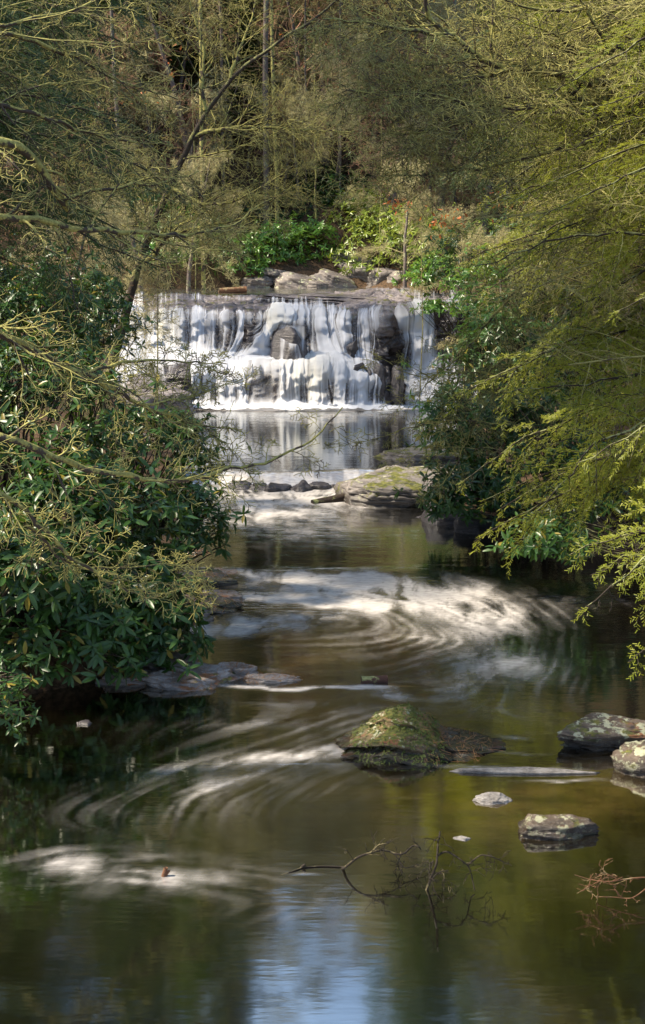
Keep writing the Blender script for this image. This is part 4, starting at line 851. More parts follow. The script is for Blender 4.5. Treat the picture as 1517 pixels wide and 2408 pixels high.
# leaning tree on the left bank
Yl = 36.0
pts = [at(250, 880, Yl), at(280, 806, Yl), at(296, 746, Yl), at(312, 682, Yl), at(317, 640, Yl), at(345, 560, Yl), at(400, 438, Yl), at(425, 375, Yl), at(455, 325, Yl), at(480, 262, Yl), at(540, 185, Yl), at(590, 135, Yl), at(700, 68, Yl), at(790, 20, Yl), at(850, -60, Yl)]
bs = np.array([pts[0][0] - 0.25, Yl, float(ground_z(pts[0][0] - 0.25, Yl)) - 0.1])
B_limbs = [path_limb([(455, 325, 36.0), (480, 310, 36.0), (520, 303, 35.9), (580, 299, 35.7), (640, 300, 35.4), (758, 308, 35.2), (840, 312, 34.9)], 0.068, 0.0108, 321, 34, 1.79),
           path_limb([(330, 600, 36.0), (350, 620, 35.7), (372, 590, 35.6), (385, 560, 35.4), (420, 530, 35.2), (480, 500, 34.9)], 0.068, 0.0162, 322, 16, 1.93),
           path_limb([(400, 438, 36.0), (470, 480, 35.3), (540, 480, 34.6), (620, 440, 34.1), (700, 380, 33.7)], 0.047, 0.0081, 323, 26, 1.79),
           path_limb([(345, 560, 36.0), (440, 540, 35.4), (560, 520, 34.9), (640, 470, 34.6), (720, 420, 34.3)], 0.047, 0.0081, 324, 30, 1.66),
           path_limb([(480, 262, 36.0), (475, 190, 36.1), (480, 110, 36.3), (455, 40, 36.4), (430, -40, 36.4)], 0.054, 0.0135, 325, 20, 2.07),
           path_limb([(345, 560, 36.0), (300, 470, 36.3), (262, 400, 36.4), (250, 320, 36.4), (240, 200, 36.3)], 0.047, 0.0108, 326, 20, 2.07),
           path_limb([(540, 185, 36.0), (560, 120, 36.3), (590, 60, 36.6), (600, 0, 36.7)], 0.047, 0.0135, 327, 16, 2.07),
           path_limb([(400, 438, 36.0), (330, 420, 35.4), (240, 430, 34.6), (150, 420, 34.1)], 0.041, 0.0081, 328, 22, 1.93),
           path_limb([(425, 375, 36.0), (560, 350, 35.4), (680, 300, 35.2), (780, 260, 34.9)], 0.027, 0.0068, 329, 26, 1.66)]
limb_tree('leaning_tree', 'crooked leaning tree with lichened trunk on the left bank before the falls', bs, [bs] + pts, (0.135, 0.020), B_limbs, M['bark_lean'], twig=M['bark_lichen'])

# bare tree at the upper right
bs = gbase(6.2, 18.0)
zt = lambda px, py, Y: at(px, py, Y)
C_limbs = [path_limb([(1640, 230, 18), (1517, 190, 18), (1478, 186, 17.9), (1423, 200, 17.8), (1378, 195, 17.7), (1323, 176, 17.6), (1258, 162, 17.6), (1193, 165, 17.6), (1153, 150, 17.6), (1118, 130, 17.5), (1083, 100, 17.4), (1038, 65, 17.4), (998, 40, 17.3), (988, 14, 17.3), (1000, -20, 17.2)], 0.075, 0.022, 341, 26, 1.4),
           path_limb([(1068, 82, 17.4), (1000, 74, 17.2), (920, 65, 17.0), (840, 50, 16.8), (760, 42, 16.6)], 0.030, 0.007, 342, 26, 1.1),
           path_limb([(1640, 60, 18), (1500, 100, 18), (1400, 130, 18), (1323, 120, 18), (1238, 90, 18), (1198, 65, 18), (1118, 40, 18)], 0.05, 0.012, 343, 26, 1.4),
           path_limb([(1640, 250, 18), (1420, 243, 17.6), (1300, 246, 17.3), (1178, 250, 17), (1048, 258, 16.8)], 0.04, 0.008, 344, 26, 1.2),
           path_limb([(1193, 165, 17.6), (1120, 185, 17.2), (1040, 200, 17), (960, 215, 16.8), (860, 220, 16.6)], 0.025, 0.005, 345, 26, 1.1),
           path_limb([(1300, 246, 17.3), (1180, 260, 17), (1100, 250, 16.8), (1040, 215, 16.6), (900, 225, 16.4), (800, 210, 16.3)], 0.022, 0.004, 346, 28, 1.1),
           path_limb([(1640, -40, 18), (1450, 20, 18), (1300, 30, 17.8), (1180, 0, 17.6)], 0.04, 0.01, 347, 22, 1.3),
           path_limb([(1178, 250, 17), (1080, 290, 16.8), (980, 310, 16.6), (960, 360, 16.5), (955, 400, 16.4)], 0.022, 0.005, 348, 22, 1.0),
           path_limb([(1640, 330, 18), (1400, 330, 17.6), (1250, 370, 17.2), (1120, 400, 17), (980, 410, 16.8), (830, 420, 16.6)], 0.03, 0.005, 349, 32, 1.1)]
limb_tree('bare_tree', 'bare tree at the upper right with a thick crooked dark limb', bs, [bs + [0, 0, -0.1], bs + [-0.1, 0, 2.5], at(1660, 235, 18), bs + [0.1, 0.2, 8.5], bs + [0.3, 0.3, 13]], (0.22, 0.09), C_limbs, M['bark_dark'], twig=M['bark_lichen'])

# bare branch reaching in from the right before the chute
bs = gbase(4.4, 24.0)
D_limbs = [path_limb([(1330, 1120, 24), (1180, 900, 24), (1110, 1010, 23.5), (1060, 1120, 23.2), (985, 1180, 23)], 0.018, 0.004, 361, 14, 0.8),
           path_limb([(1400, 900, 24), (1250, 800, 23.6), (1150, 870, 23.4), (1080, 950, 23.2), (1030, 1010, 23.0)], 0.024, 0.004, 362, 24, 1.0),
           path_limb([(1300, 980, 24), (1160, 870, 23.4), (1060, 880, 23.2), (980, 890, 23), (900, 850, 22.8), (855, 820, 22.7)], 0.02, 0.003, 363, 16, 0.7),
           path_limb([(1380, 760, 24), (1240, 660, 24), (1160, 740, 23.8), (1090, 830, 23.6), (1010, 900, 23.4), (960, 960, 23.2)], 0.03, 0.004, 364, 26, 1.0),
           path_limb([(1200, 1000, 23.6), (1080, 985, 23.2), (970, 1000, 23), (900, 1030, 22.8), (760, 1058, 22.6)], 0.014, 0.003, 365, 14, 0.5),
           path_limb([(1300, 1080, 24), (1180, 1060, 23.4), (1080, 1050, 23), (985, 1065, 22.8), (900, 1110, 22.6)], 0.013, 0.003, 366, 16, 0.5)]
limb_tree('bare_sapling', 'bare lichened sapling on the right bank spreading twigs before the chute', bs, [bs, at(1420, 1000, 24), at(1400, 860, 24), at(1420, 700, 24), at(1440, 500, 24)], (0.05, 0.02), D_limbs, M['bark_lichen'])

# ------------------------------------------------------------------ hemlocks
NEEDLE_V = np.array([[0, -0.14, 0], [1, -0.10, 0], [1, 0.10, 0], [0, 0.14, 0]], float); NEEDLE_Q = np.array([[0, 1, 2, 3]])
def hemlock_branch(seed, mat, length=4.0, bare=0.0, dens=1.0, spacing=0.11):
    rs = np.random.RandomState(seed)
    wood = MB(); nd_d = []; nd_p = []; nd_u = []
    n = 24; u = np.linspace(0, 1, n)
    P = np.stack([u * length, 0.12 * np.cumsum(rs.normal(size=n)) * 0.35, 0.16 * np.sin(u * 3) - 0.85 * u ** 2.1 * length * 0.22], 1)
    wood.tube(P, np.linspace(0.030, 0.005, n), 5)
    k = int(length / spacing)
    for q in range(k):
        f = 0.10 + 0.9 * (q + 0.3 * rs.rand()) / k; i = min(int(f * (n - 1)), n - 2)
        b = P[i] + (P[i + 1] - P[i]) * (f * (n - 1) - i); t = P[i + 1] - P[i]; t /= np.linalg.norm(t)
        side = 1 if q % 2 else -1
        L1 = (0.25 + 0.85 * math.sin(min(f * 1.15, 1) * math.pi) ** 0.8) * (0.6 + 0.5 * rs.rand()) * (1.0 if f < 0.85 else 0.5)
        d = t * 0.75 + np.array([0, side * 0.8, 0.05]) + 0.28 * rs.normal(size=3); d /= np.linalg.norm(d)
        m = 9; uu = np.linspace(0, 1, m)[:, None]
        S = b + d * uu * L1 + np.array([0, 0, -0.62 * L1]) * uu ** 2 + 0.012 * np.cumsum(rs.normal(size=(m, 3)), 0)
        wood.tube(S, np.linspace(0.0055, 0.0022, m), 3)
        if rs.rand() < bare: 
            for g in range(5):
                j = rs.randint(2, m); wood.tube(np.array([S[j - 1], S[j - 1] + 0.22 * L1 * (d * 0.6 + 0.8 * rs.normal(size=3) * 0.7)]), [0.004, 0.002], 3)
            continue
        kk = int(max(5, L1 / 0.040))
        for g in range(kk):
            ff = 0.08 + 0.92 * g / kk; j = min(int(ff * (m - 1)), m - 2); bb = S[j] + (S[j + 1] - S[j]) * (ff * (m - 1) - j)
            s2 = 1 if g % 2 else -1
            pd = np.cross(np.array([0, 0, 1.0]), d); pd /= np.linalg.norm(pd)
            e = d * 0.7 + pd * s2 * 0.75 + 0.15 * rs.normal(size=3); e[2] -= 0.40; e /= np.linalg.norm(e)
            L2 = (0.07 + 0.20 * (1 - ff) ** 0.7 * min(1, L1)) * (0.7 + 0.6 * rs.rand())
            nn = int(max(4, L2 / 0.0135 * dens))
            w = np.linspace(0.05, 1, nn)[:, None]
            pp = bb + e * w * L2
            pe = np.cross(np.array([0, 0, 1.0]), e); pe /= np.linalg.norm(pe)
            sg = np.where(np.arange(nn) % 2, 1.0, -1.0)[:, None]
            nd_p.append(pp); nd_d.append(e * 0.75 + pe * sg * 0.75 + 0.2 * rs.normal(size=(nn, 3))); nd_u.append(np.array([0, 0, 1.0]) + 0.35 * rs.normal(size=(nn, 3)))
    nm = MB()
    if nd_p:
        Pn = np.vstack(nd_p); Dn = np.vstack(nd_d); Un = np.vstack(nd_u)
        R = frames(Dn, Un) * (0.030 + 0.018 * rs.rand(len(Pn)))[:, None, None]
        nm.scatter(NEEDLE_V, NEEDLE_Q, [], R, Pn)
    return wood.mesh('branch', M['bark_hem'], False), nm.mesh('needles', mat, False)
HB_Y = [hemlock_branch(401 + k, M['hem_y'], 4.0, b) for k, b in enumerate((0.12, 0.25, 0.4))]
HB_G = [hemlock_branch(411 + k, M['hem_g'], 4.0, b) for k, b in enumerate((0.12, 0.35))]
DEAD = []
for k in range(3):
    o_ = []; grow((0, 0, 0), (1, 0, 0.05), 3.4, 0.022, 0, np.random.RandomState(420 + k), o_, 0.02, 0.13, (16, 8, 4), 0.42, np.array([0, 0, 1.0]))
    DEAD.append(limb_mesh(o_, M['bark_twig'], (0, 0, 0), 0.0026))
def hemlock(label, base, height, tr, branches, protos, group, lean=(0, 0)):
    """branches: (height, heading deg, droop deg, scale, kind)"""
    base = np.asarray(base, float); t = thing('hemlock_tree', label, 'tree', base, group)
    m = MB(); u = np.linspace(0, 1, 16); P = np.stack([lean[0] * u, lean[1] * u, u * height - 0.1], 1) + 0.03 * np.random.RandomState(3).normal(size=(16, 3)) * (u > 0)[:, None]
    m.tube(P, tr * (1 - 0.85 * u), 9); link('trunk', m.mesh('trunk', M['bark_dark']), parent=t)
    for h, az, dr, sc, kd in branches:
        o = bpy.data.objects.new('branch' if kd >= 0 else 'dead_branch', protos[kd % len(protos)][0] if kd >= 0 else DEAD[(-kd) % 3]); col.objects.link(o); o.parent = t
        if kd >= 0:
            nd = bpy.data.objects.new('needles', protos[kd % len(protos)][1]); col.objects.link(nd); nd.parent = o
        o.location = (lean[0] * h / height, lean[1] * h / height, h)
        o.rotation_euler = ((1 if math.cos(math.radians(az)) > 0 else -1) * random.uniform(0.1, 0.95), math.radians(dr), math.radians(az)); o.scale = (sc,) * 3
    return t
random.seed(7)
def auto_br(n, h0, h1, az0, az1, s0, s1, dead=0.25, dr=(-8, 14)):
    out = []
    for k in range(n):
        h = h0 + (h1 - h0) * (k + random.random()) / n
        out.append((h, random.uniform(az0, az1), random.uniform(*dr), random.uniform(s0, s1), -random.randint(1, 3) if random.random() < dead else random.randint(0, 5)))
    return out
g = 'hemlocks on the right bank'
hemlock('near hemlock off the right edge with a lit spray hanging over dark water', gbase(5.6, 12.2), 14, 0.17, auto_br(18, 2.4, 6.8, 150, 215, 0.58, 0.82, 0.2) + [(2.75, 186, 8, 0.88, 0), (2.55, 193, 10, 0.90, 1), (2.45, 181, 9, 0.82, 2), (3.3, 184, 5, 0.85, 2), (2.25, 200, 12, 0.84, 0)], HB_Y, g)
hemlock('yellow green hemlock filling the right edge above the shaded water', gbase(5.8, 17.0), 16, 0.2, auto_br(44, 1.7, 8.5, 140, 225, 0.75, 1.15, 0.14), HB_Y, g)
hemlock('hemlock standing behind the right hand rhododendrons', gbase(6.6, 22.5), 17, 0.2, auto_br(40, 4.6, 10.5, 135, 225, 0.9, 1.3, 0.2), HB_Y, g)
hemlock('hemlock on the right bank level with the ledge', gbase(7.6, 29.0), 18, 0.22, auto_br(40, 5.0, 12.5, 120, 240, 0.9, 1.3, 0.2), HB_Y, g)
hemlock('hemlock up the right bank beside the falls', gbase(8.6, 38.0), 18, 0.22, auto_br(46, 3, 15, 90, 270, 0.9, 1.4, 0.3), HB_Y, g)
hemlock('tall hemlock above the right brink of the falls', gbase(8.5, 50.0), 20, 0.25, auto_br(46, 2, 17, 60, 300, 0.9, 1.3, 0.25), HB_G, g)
g = 'hemlocks on the left bank'
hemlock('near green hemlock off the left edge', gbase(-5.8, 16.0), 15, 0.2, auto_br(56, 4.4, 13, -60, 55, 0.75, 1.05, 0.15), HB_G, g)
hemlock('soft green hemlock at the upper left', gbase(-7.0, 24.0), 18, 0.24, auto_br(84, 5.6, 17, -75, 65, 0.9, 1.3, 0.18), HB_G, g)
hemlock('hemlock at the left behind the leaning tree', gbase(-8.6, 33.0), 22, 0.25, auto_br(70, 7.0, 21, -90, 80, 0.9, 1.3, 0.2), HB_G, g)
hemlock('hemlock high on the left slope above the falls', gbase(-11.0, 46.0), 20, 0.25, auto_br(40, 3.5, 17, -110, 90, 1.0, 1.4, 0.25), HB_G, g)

# ------------------------------------------------------------------ the wooded hillside behind
def bare_proto(seed, height, kids, twig, lich, spread=1.0, lichen_n=1400, minr=0.009):
    rs = np.random.RandomState(seed); out = []
    tr = [np.array([0, 0, -0.3])]; d = np.array([0.08 * rs.normal(), 0.08 * rs.normal(), 1.0])
    for i in range(12):
        d = d + rs.normal(size=3) * 0.06; d[2] = abs(d[2]); d /= np.linalg.norm(d); tr.append(tr[-1] + d * height / 12)
    tr = np.array(tr); tm = MB(); tm.tube(tr, np.linspace(0.022 * height ** 0.9, 0.02, 13), 8)
    for q in range(kids[0]):
        f = 0.22 + 0.76 * (q + rs.rand()) / kids[0]; i = min(int(f * 12), 11); b = tr[i] + (tr[i + 1] - tr[i]) * (f * 12 - i)
        a = rs.rand() * 2 * math.pi
        grow(b, (math.cos(a) * spread, math.sin(a) * spread, 0.55), height * 0.38 * (1.2 - 0.75 * f), 0.035, 1, rs, out, 0.0, 0.2, (0,) + tuple(kids[1:]), 0.5)
    m = MB()
    for P, r, lv in out: m.tube(P[::2] if lv > 1 else P, np.maximum(r[::2] if lv > 1 else r, minr), 3)
    lm = None
    if lich:
        lm_ = MB(); src = [o for o in out if o[2] >= 2]
        idx = rs.randint(0, len(src), lichen_n)
        Pp = np.array([src[i][0][rs.randint(1, 7)] for i in idx]); nb = 5
        Pp = np.repeat(Pp, nb, 0); D = rs.normal(size=(len(Pp), 3)); D[:, 2] -= 0.3
        R = frames(D, rs.normal(size=(len(Pp), 3))) * (0.16 + 0.2 * rs.rand(len(Pp)))[:, None, None]
        tv = np.array([[0, -0.035, 0], [0.6, -0.03, 0.08], [1, 0, 0.0], [0.6, 0.03, 0.08]]); lm_.scatter(tv, np.array([[0, 1, 2, 3]]), [], R, Pp)
        lm = lm_.mesh('lichen', lich, False)
    return tm.mesh('trunk', M['bark_far']), m.mesh('crown', twig), lm
def green_proto(seed, height, n, mat):
    rs = np.random.RandomState(seed)
    tm = MB(); z = np.linspace(-0.3, height, 12); tm.tube(np.stack([0.05 * rs.normal(size=12), 0.05 * rs.normal(size=12), z], 1), np.linspace(0.20, 0.03, 12), 8)
    P = []; D = []
    for k in range(n):
        f = rs.rand() ** 0.9; h = height * (0.12 + 0.88 * f); R0 = height * 0.26 * (1.05 - f) * (0.75 + 0.5 * vn3(np.array([f * 9]), 0, 0, seed)[0])
        a = rs.rand() * 2 * math.pi; r = R0 * (0.25 + 0.75 * rs.rand() ** 0.6)
        P.append([r * math.cos(a), r * math.sin(a), h - 0.18 * r]); D.append([math.cos(a), math.sin(a), -0.25])
    P = np.array(P); D = np.array(D) + 0.35 * rs.normal(size=(n, 3))
    tv = []; tq = []
    for k in range(16):                                            # one spray: blades feathering off an axis
        s = 1 if k % 2 else -1; x0 = 0.9 * k / 16; b = np.array([x0, 0, -0.1 * x0]); e = b + np.array([0.16, s * 0.30 * (1.1 - x0), -0.05]); w = np.array([0.045, 0, 0])
        i = len(tv); tv += [b - w, e - w * 0.3, e + w * 0.3, b + w]; tq.append([i, i + 1, i + 2, i + 3])
    R = frames(D, np.array([0, 0, 1.0]) + 0.4 * rs.normal(size=(n, 3))) * (0.55 + 0.5 * rs.rand(n))[:, None, None]
    m = MB(); m.scatter(np.array(tv), np.array(tq), [], R, P)
    return tm.mesh('trunk', M['bark_far']), m.mesh('crown', mat, False), None
protos = {'lichen': [bare_proto(501, 10, (16, 7, 5, 3), M['twig_far'], M['lichen'], 1.0, 2600), bare_proto(502, 9, (15, 7, 5, 3), M['twig_far'], M['lichen'], 1.2, 2600)],
          'brown': [bare_proto(503, 10, (18, 7, 5, 3), M['twig_brown'], None, 0.8), bare_proto(504, 8, (16, 8, 5, 3), M['twig_brown'], None, 1.0)],
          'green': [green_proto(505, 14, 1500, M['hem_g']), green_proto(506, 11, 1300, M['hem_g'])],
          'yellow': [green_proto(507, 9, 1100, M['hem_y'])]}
plural = {'lichen': ('lichen_tree', 'pale lichen hung bare tree on the wooded hillside behind the falls', 'lichen hung trees on the hillside'),
          'brown': ('bare_tree', 'reddish brown bare tree on the wooded hillside behind the falls', 'brown bare trees on the hillside'),
          'green': ('evergreen_tree', 'dark green evergreen on the wooded hillside behind the falls', 'evergreens on the hillside'),
          'yellow': ('evergreen_tree', 'yellow green evergreen on the wooded hillside behind the falls', 'yellow green evergreens on the hillside')}
rs = np.random.RandomState(11)
def plant(kind, x, y, sc, v=None, label=None):
    pr = protos[kind][rs.randint(len(protos[kind])) if v is None else v]; nm, lab, grp = plural[kind]
    b = gbase(x, y); t = thing(nm, label or lab, 'tree', b, grp)
    rz = rs.rand() * 6.28
    for part, me in zip(('trunk', 'crown', 'lichen'), pr):
        if me is not None: link(part, me, parent=t, rot=(0, 0, rz), scale=sc)
    return t
# rows up the slope; which kind grows where follows the photograph's colours
for Y, step in ((64, 2.3), (68, 2.3), (73, 2.5), (79, 2.7), (86, 3.0), (94, 3.4), (104, 4.2), (116, 5.2), (130, 6.2), (145, 7.5)):
    half = 0.27 * Y + 6
    for x in np.arange(-half, half, step):
        xx = x + rs.uniform(-1, 1) * step * 0.4; yy = Y + rs.uniform(-2, 2)
        px = 758 + xx / yy * F; q = rs.rand()
        if Y <= 66 and 560 < px < 880: continue                     # the dark opening above the far boulders
        if px < 300: kd = 'green' if q < 0.35 else ('brown' if q < 0.65 else 'lichen')
        elif px < 480: kd = 'brown' if q < 0.5 else ('lichen' if q < 0.8 else 'green')
        elif px < 820: kd = 'lichen' if q < 0.78 else ('brown' if q < 0.96 else 'green')
        elif px < 1050: kd = 'lichen' if q < 0.45 else ('yellow' if q < 0.7 else 'brown')
        else: kd = 'brown' if q < 0.35 else ('yellow' if q < 0.6 else 'lichen')
        if kd == 'yellow' and Y < 76: kd = 'lichen'
        mid = abs(px - 750) < 170
        where = ('the foot' if Y < 72 else 'the middle' if Y < 92 else 'the top') + ' of the hillside, ' + ('far left' if px < 200 else 'left of the leaning tree' if px < 480 else 'behind the tall trunks' if px < 700 else 'right of the tall trunks' if px < 900 else 'above the right bank' if px < 1150 else 'behind the right hemlocks')
        lab = {'lichen': 'pale lichen hung bare tree at ', 'brown': 'reddish brown bare tree at ', 'green': 'dark green evergreen at ', 'yellow': 'yellow green evergreen at '}[kd] + where
        plant(kd, xx, yy, rs.uniform(0.8, 1.15) * (1.0 if mid or Y < 74 else rs.uniform(1.1, 1.7)), None, lab)
for k in range(64):
    yy = rs.uniform(61.5, 84); px = rs.uniform(240, 1180)
    if yy < 66.5 and 540 < px < 880: continue
    where = ('low on' if yy < 70 else 'up') + ' the slope ' + ('left of the leaning tree' if px < 420 else 'between the leaning tree and the tall trunks' if px < 600 else 'around the tall trunks' if px < 760 else 'above the far boulders' if px < 920 else 'above the right bank')
    kd = 'brown' if rs.rand() < 0.62 else 'lichen'
    t = plant(kd, (px - 758.5) / F * yy, yy, rs.uniform(0.36, 0.6), None, ('rust brown' if kd == 'brown' else 'pale grey') + ' twiggy sapling ' + where); t.name = 'bare_sapling'; t['category'] = 'sapling'; t['group'] = 'saplings on the hillside'
# tall straight trunks of the near wood
for px, w, Y, top, lab, mt, cr, c0 in [(630, 0.30, 63.5, 24, 'tall straight grey pine trunk behind the falls', 'bark_far', 'lichen', 0.55), (656, 0.20, 62.5, 21, 'slender lichened trunk beside the tall pine trunk', 'bark_lichen', 'lichen', 0.45), (590, 0.30, 70, 20, 'dark trunk left of the tall pine trunk', 'bark_dark', 'lichen', 0.6), (744, 0.11, 62.8, 9, 'thin lichened sapling stem right of the tall trunks', 'bark_lichen', 'lichen', 0.4), (405, 0.34, 64, 34, 'dark brown trunk behind the leaning tree', 'bark_red', 'green', 0.5), (482, 0.18, 58, 30, 'mossy upright trunk above the left of the falls', 'bark_lichen', 'green', 0.6),
                                   (720, 0.10, 67, 17, 'tall lichened tree in the middle of the valley behind the falls', 'bark_far', 'lichen', 0.5), (800, 0.10, 66, 17, 'tall lichened tree above the far boulders', 'bark_far', 'lichen', 0.5), (850, 0.10, 68, 24, 'tall lichened tree right of the far boulders', 'bark_far', 'lichen', 0.5), (530, 0.16, 66, 34, 'tall pine above the left of the falls', 'bark_far', 'green', 0.55), (300, 0.18, 60, 34, 'tall pine on the left slope', 'bark_far', 'green', 0.5), (945, 0.16, 70, 36, 'tall pine right of the far boulders', 'bark_far', 'green', 0.5), (1010, 0.16, 64, 34, 'tall pine above the right brink', 'bark_far', 'green', 0.55), (1060, 0.18, 66, 36, 'tall pine behind the right bank', 'bark_far', 'green', 0.5), (1180, 0.18, 62, 34, 'tall pine on the right slope', 'bark_far', 'green', 0.5)]:
    x = (px - 758.5) / F * Y; b = gbase(x, Y); t = thing('tall_tree', lab, 'tree', b, 'tall trunks behind the falls')
    m = MB(); u = np.linspace(0, 1, 20); rr = np.random.RandomState(int(px)); m.tube(np.stack([0.02 * top * u * min(rr.normal(), 0) + 0.02 * rr.normal(size=20), 0.02 * rr.normal(size=20), -0.3 + u * top], 1), w / 2 * (1 - 0.6 * u), 10)
    link('trunk', m.mesh('trunk', M[mt]), parent=t)
    pr = protos[cr][rr.randint(2)]
    for part, me in zip(('crown', 'lichen'), pr[1:]):
        if me is not None: link(part, me, (0, 0, top * (c0 - 0.05)), t, rot=(0, 0, rr.rand() * 6), scale=((0.66, 0.66, top * (1.05 - c0) / 13) if cr == 'green' else top * (1.05 - c0) / 9))
# lichen saplings standing close along the banks above the falls
for k, (px, py, Y, sc, kd, lab) in enumerate([(950, 640, 52, 0.55, 'lichen', 'grey lichened shrub at the right of the upper stream'), (1075, 660, 48, 0.45, 'lichen', 'grey twiggy shrub at the right brink of the falls'), (440, 640, 55, 0.6, 'lichen', 'grey twiggy shrub at the left of the upper stream'), (330, 650, 50, 0.6, 'lichen', 'twiggy bush over the left end of the falls'), (240, 700, 40, 0.6, 'lichen', 'lichened thicket left of the falls'), (120, 760, 32, 0.5, 'lichen', 'lichened twigs among the left rhododendrons'),
                                             (1230, 800, 34, 0.5, 'lichen', 'lichened twigs over the right bank of the plunge pool'), (1280, 780, 33, 0.55, 'lichen', 'lichened tree among the right bank hemlocks'), (1200, 700, 42, 0.55, 'lichen', 'lichened tree above the right hand chute'), (1400, 700, 36, 0.7, 'brown', 'brown bare tree behind the right hemlocks'), (50, 700, 34, 0.7, 'brown', 'brown bare tree behind the left rhododendrons'), (700, 600, 66, 0.5, 'lichen', 'pale lichened shrub in front of the tall trunks')]):
    c = at(px, py, Y); t = plant(kd, c[0], Y, sc, 0, lab); t['group'] = 'small trees near the falls'

# ------------------------------------------------------------------ orange dead leaves still on the twigs
def dead_leaves(label, px, py, Y, n, spread, seed, size=0.10):
    rs = np.random.RandomState(seed); c = at(px, py, Y); m = MB()
    P = c + rs.normal(size=(n, 3)) * np.array(spread); D = rs.normal(size=(n, 3)); D[:, 2] -= 0.8
    R = frames(D, rs.normal(size=(n, 3))) * (size * (0.7 + 0.6 * rs.rand(n)))[:, None, None]
    lob = np.array([[0, 0, 0], [0.25, 0.16, 0.04], [0.4, 0.10, 0.02], [0.6, 0.24, 0.05], [0.75, 0.12, 0.0], [1.0, 0, -0.1], [0.75, -0.12, 0.0], [0.6, -0.24, 0.05], [0.4, -0.10, 0.02], [0.25, -0.16, 0.04]])
    T = np.array([[0, i, i + 1] for i in range(1, 9)])
    m.scatter(lob, [], T, R, P)
    tw = MB(); rsb = c + np.array([0.6, 0.3, -0.4])
    for k in range(0, n, 3): tw.tube(np.array([rsb, (rsb + P[k]) / 2 + 0.08 * rs.normal(size=3), P[k]]), [0.009, 0.006, 0.003], 3)
    g_ = np.array([c[0] + 0.6, c[1] + 0.3, float(ground_z(c[0] + 0.6, c[1] + 0.3))])
    tw.tube(np.array([g_, (g_ + rsb) / 2 + [0.1, 0, 0], rsb]), [0.02, 0.016, 0.009], 5)
    t = thing('oak_sapling', label, 'sapling', g_, 'saplings with orange dead leaves')
    link('dead_leaves', m.mesh('dead_leaves', M['dead_leaf'], False, g_), parent=t, kind='stuff'); link('stem', tw.mesh('stem', M['bark_twig'], True, g_), parent=t)
dead_leaves('oak sapling with bright orange dead leaves above the right brink of the falls', 1045, 520, 40, 34, (0.32, 0.3, 0.16), 1, 0.16)
dead_leaves('oak sapling with orange leaves left of the brightest one', 945, 478, 44, 24, (0.40, 0.3, 0.10), 2, 0.15)
dead_leaves('oak sapling with scattered orange leaves at the top centre right', 860, 60, 60, 40, (1.8, 0.8, 1.0), 3, 0.16)
dead_leaves('oak sapling with a few orange leaves at the upper left', 404, 145, 48, 10, (0.14, 0.2, 0.3), 4, 0.15)
dead_leaves('oak sapling with orange leaves among the right twigs', 1180, 480, 36, 18, (0.6, 0.4, 0.2), 5, 0.13)
dead_leaves('oak sapling with reddish leaves at mid left', 300, 240, 40, 12, (0.5, 0.3, 0.15), 6, 0.12)

# ------------------------------------------------------------------ sticks, log, litter
def stick_path(pts, z0=None):
    return np.array([np.array([*atz(a, b)[:2], 0.0]) + np.array([0, 0, h]) if True else 0 for a, b, h in pts])
def smooth_path(P, n=22):
    P = np.asarray(P, float); t = np.linspace(0, 1, len(P)); u = np.linspace(0, 1, n); Q = np.stack([np.interp(u, t, P[:, k]) for k in range(3)], 1)
    for _ in range(2): Q[1:-1] = (Q[:-2] + 2 * Q[1:-1] + Q[2:]) / 4
    return Q
def drowned(label, Y, curves, mat, seed, twigs=8, klen=0.14):
    """a dead branch standing in the water; curves are lists of plan points at distance Y"""
    rs = np.random.RandomState(seed); m = MB(); c0 = at(*curves[0][0][0], Y); base = np.array([c0[0], Y, -0.05])
    for pts, r0, r1 in curves:
        P = smooth_path([at(a, b, Y) + np.array([0, 0.05 * rs.normal(), 0]) for a, b in pts]); P[:, 2] = np.maximum(P[:, 2], -0.06); m.tube(P, (1.0 if mat.name == 'russet_stick' else 1.5) * np.linspace(r0, r1, len(P)), 5)
        for k in range(twigs):
            i = rs.randint(4, len(P) - 1); d = P[i] - P[i - 1]; d /= np.linalg.norm(d) + 1e-9; dd = d * 0.6 + rs.normal(size=3) * np.array([0.8, 0.8, 0.8]); o = []
            grow(P[i], dd, klen * (0.5 + rs.rand()), r1 * 0.9, 0, rs, o, 0.0, 0.3, (2,), 0.6)
            for Pp, rr, lv in o: m.tube(Pp, np.maximum(rr, 0.0026), 3)
    return link('dead_branch', m.mesh('dead_branch', mat, True, base), tuple(base), None, label, 'branch')
Yb = atz(812, 2052)[1]
drowned('arching dead branch rising from the foreground water, left one', Yb, [([(806, 2052), (815, 2035), (840, 2010), (870, 2000), (905, 1998), (945, 2005), (970, 1995), (985, 1985), (990, 2000)], 0.009, 0.004), ([(870, 2000), (890, 1985), (915, 1978)], 0.005, 0.003), ([(900, 1998), (930, 2010), (950, 2035), (985, 2035)], 0.005, 0.002), ([(945, 2005), (935, 2030), (940, 2048)], 0.004, 0.002)], M['stick'], 1, 7)
Yb = atz(1010, 2090)[1]
drowned('tall curved dead branch rising from the foreground water, right one', Yb, [([(1000, 2098), (1015, 2060), (1025, 2020), (1032, 1985), (1030, 1965), (1034, 1950)], 0.009, 0.004), ([(1025, 2015), (1050, 2003), (1080, 2010), (1100, 2030), (1110, 2060), (1114, 2085)], 0.006, 0.003), ([(1100, 2032), (1130, 2012), (1155, 2008), (1180, 2022), (1192, 2030)], 0.005, 0.002), ([(1008, 2075), (1030, 2065), (1045, 2055), (1042, 2085)], 0.005, 0.002), ([(1022, 2030), (1012, 2040), (1008, 2058)], 0.004, 0.002)], M['stick'], 2, 7)
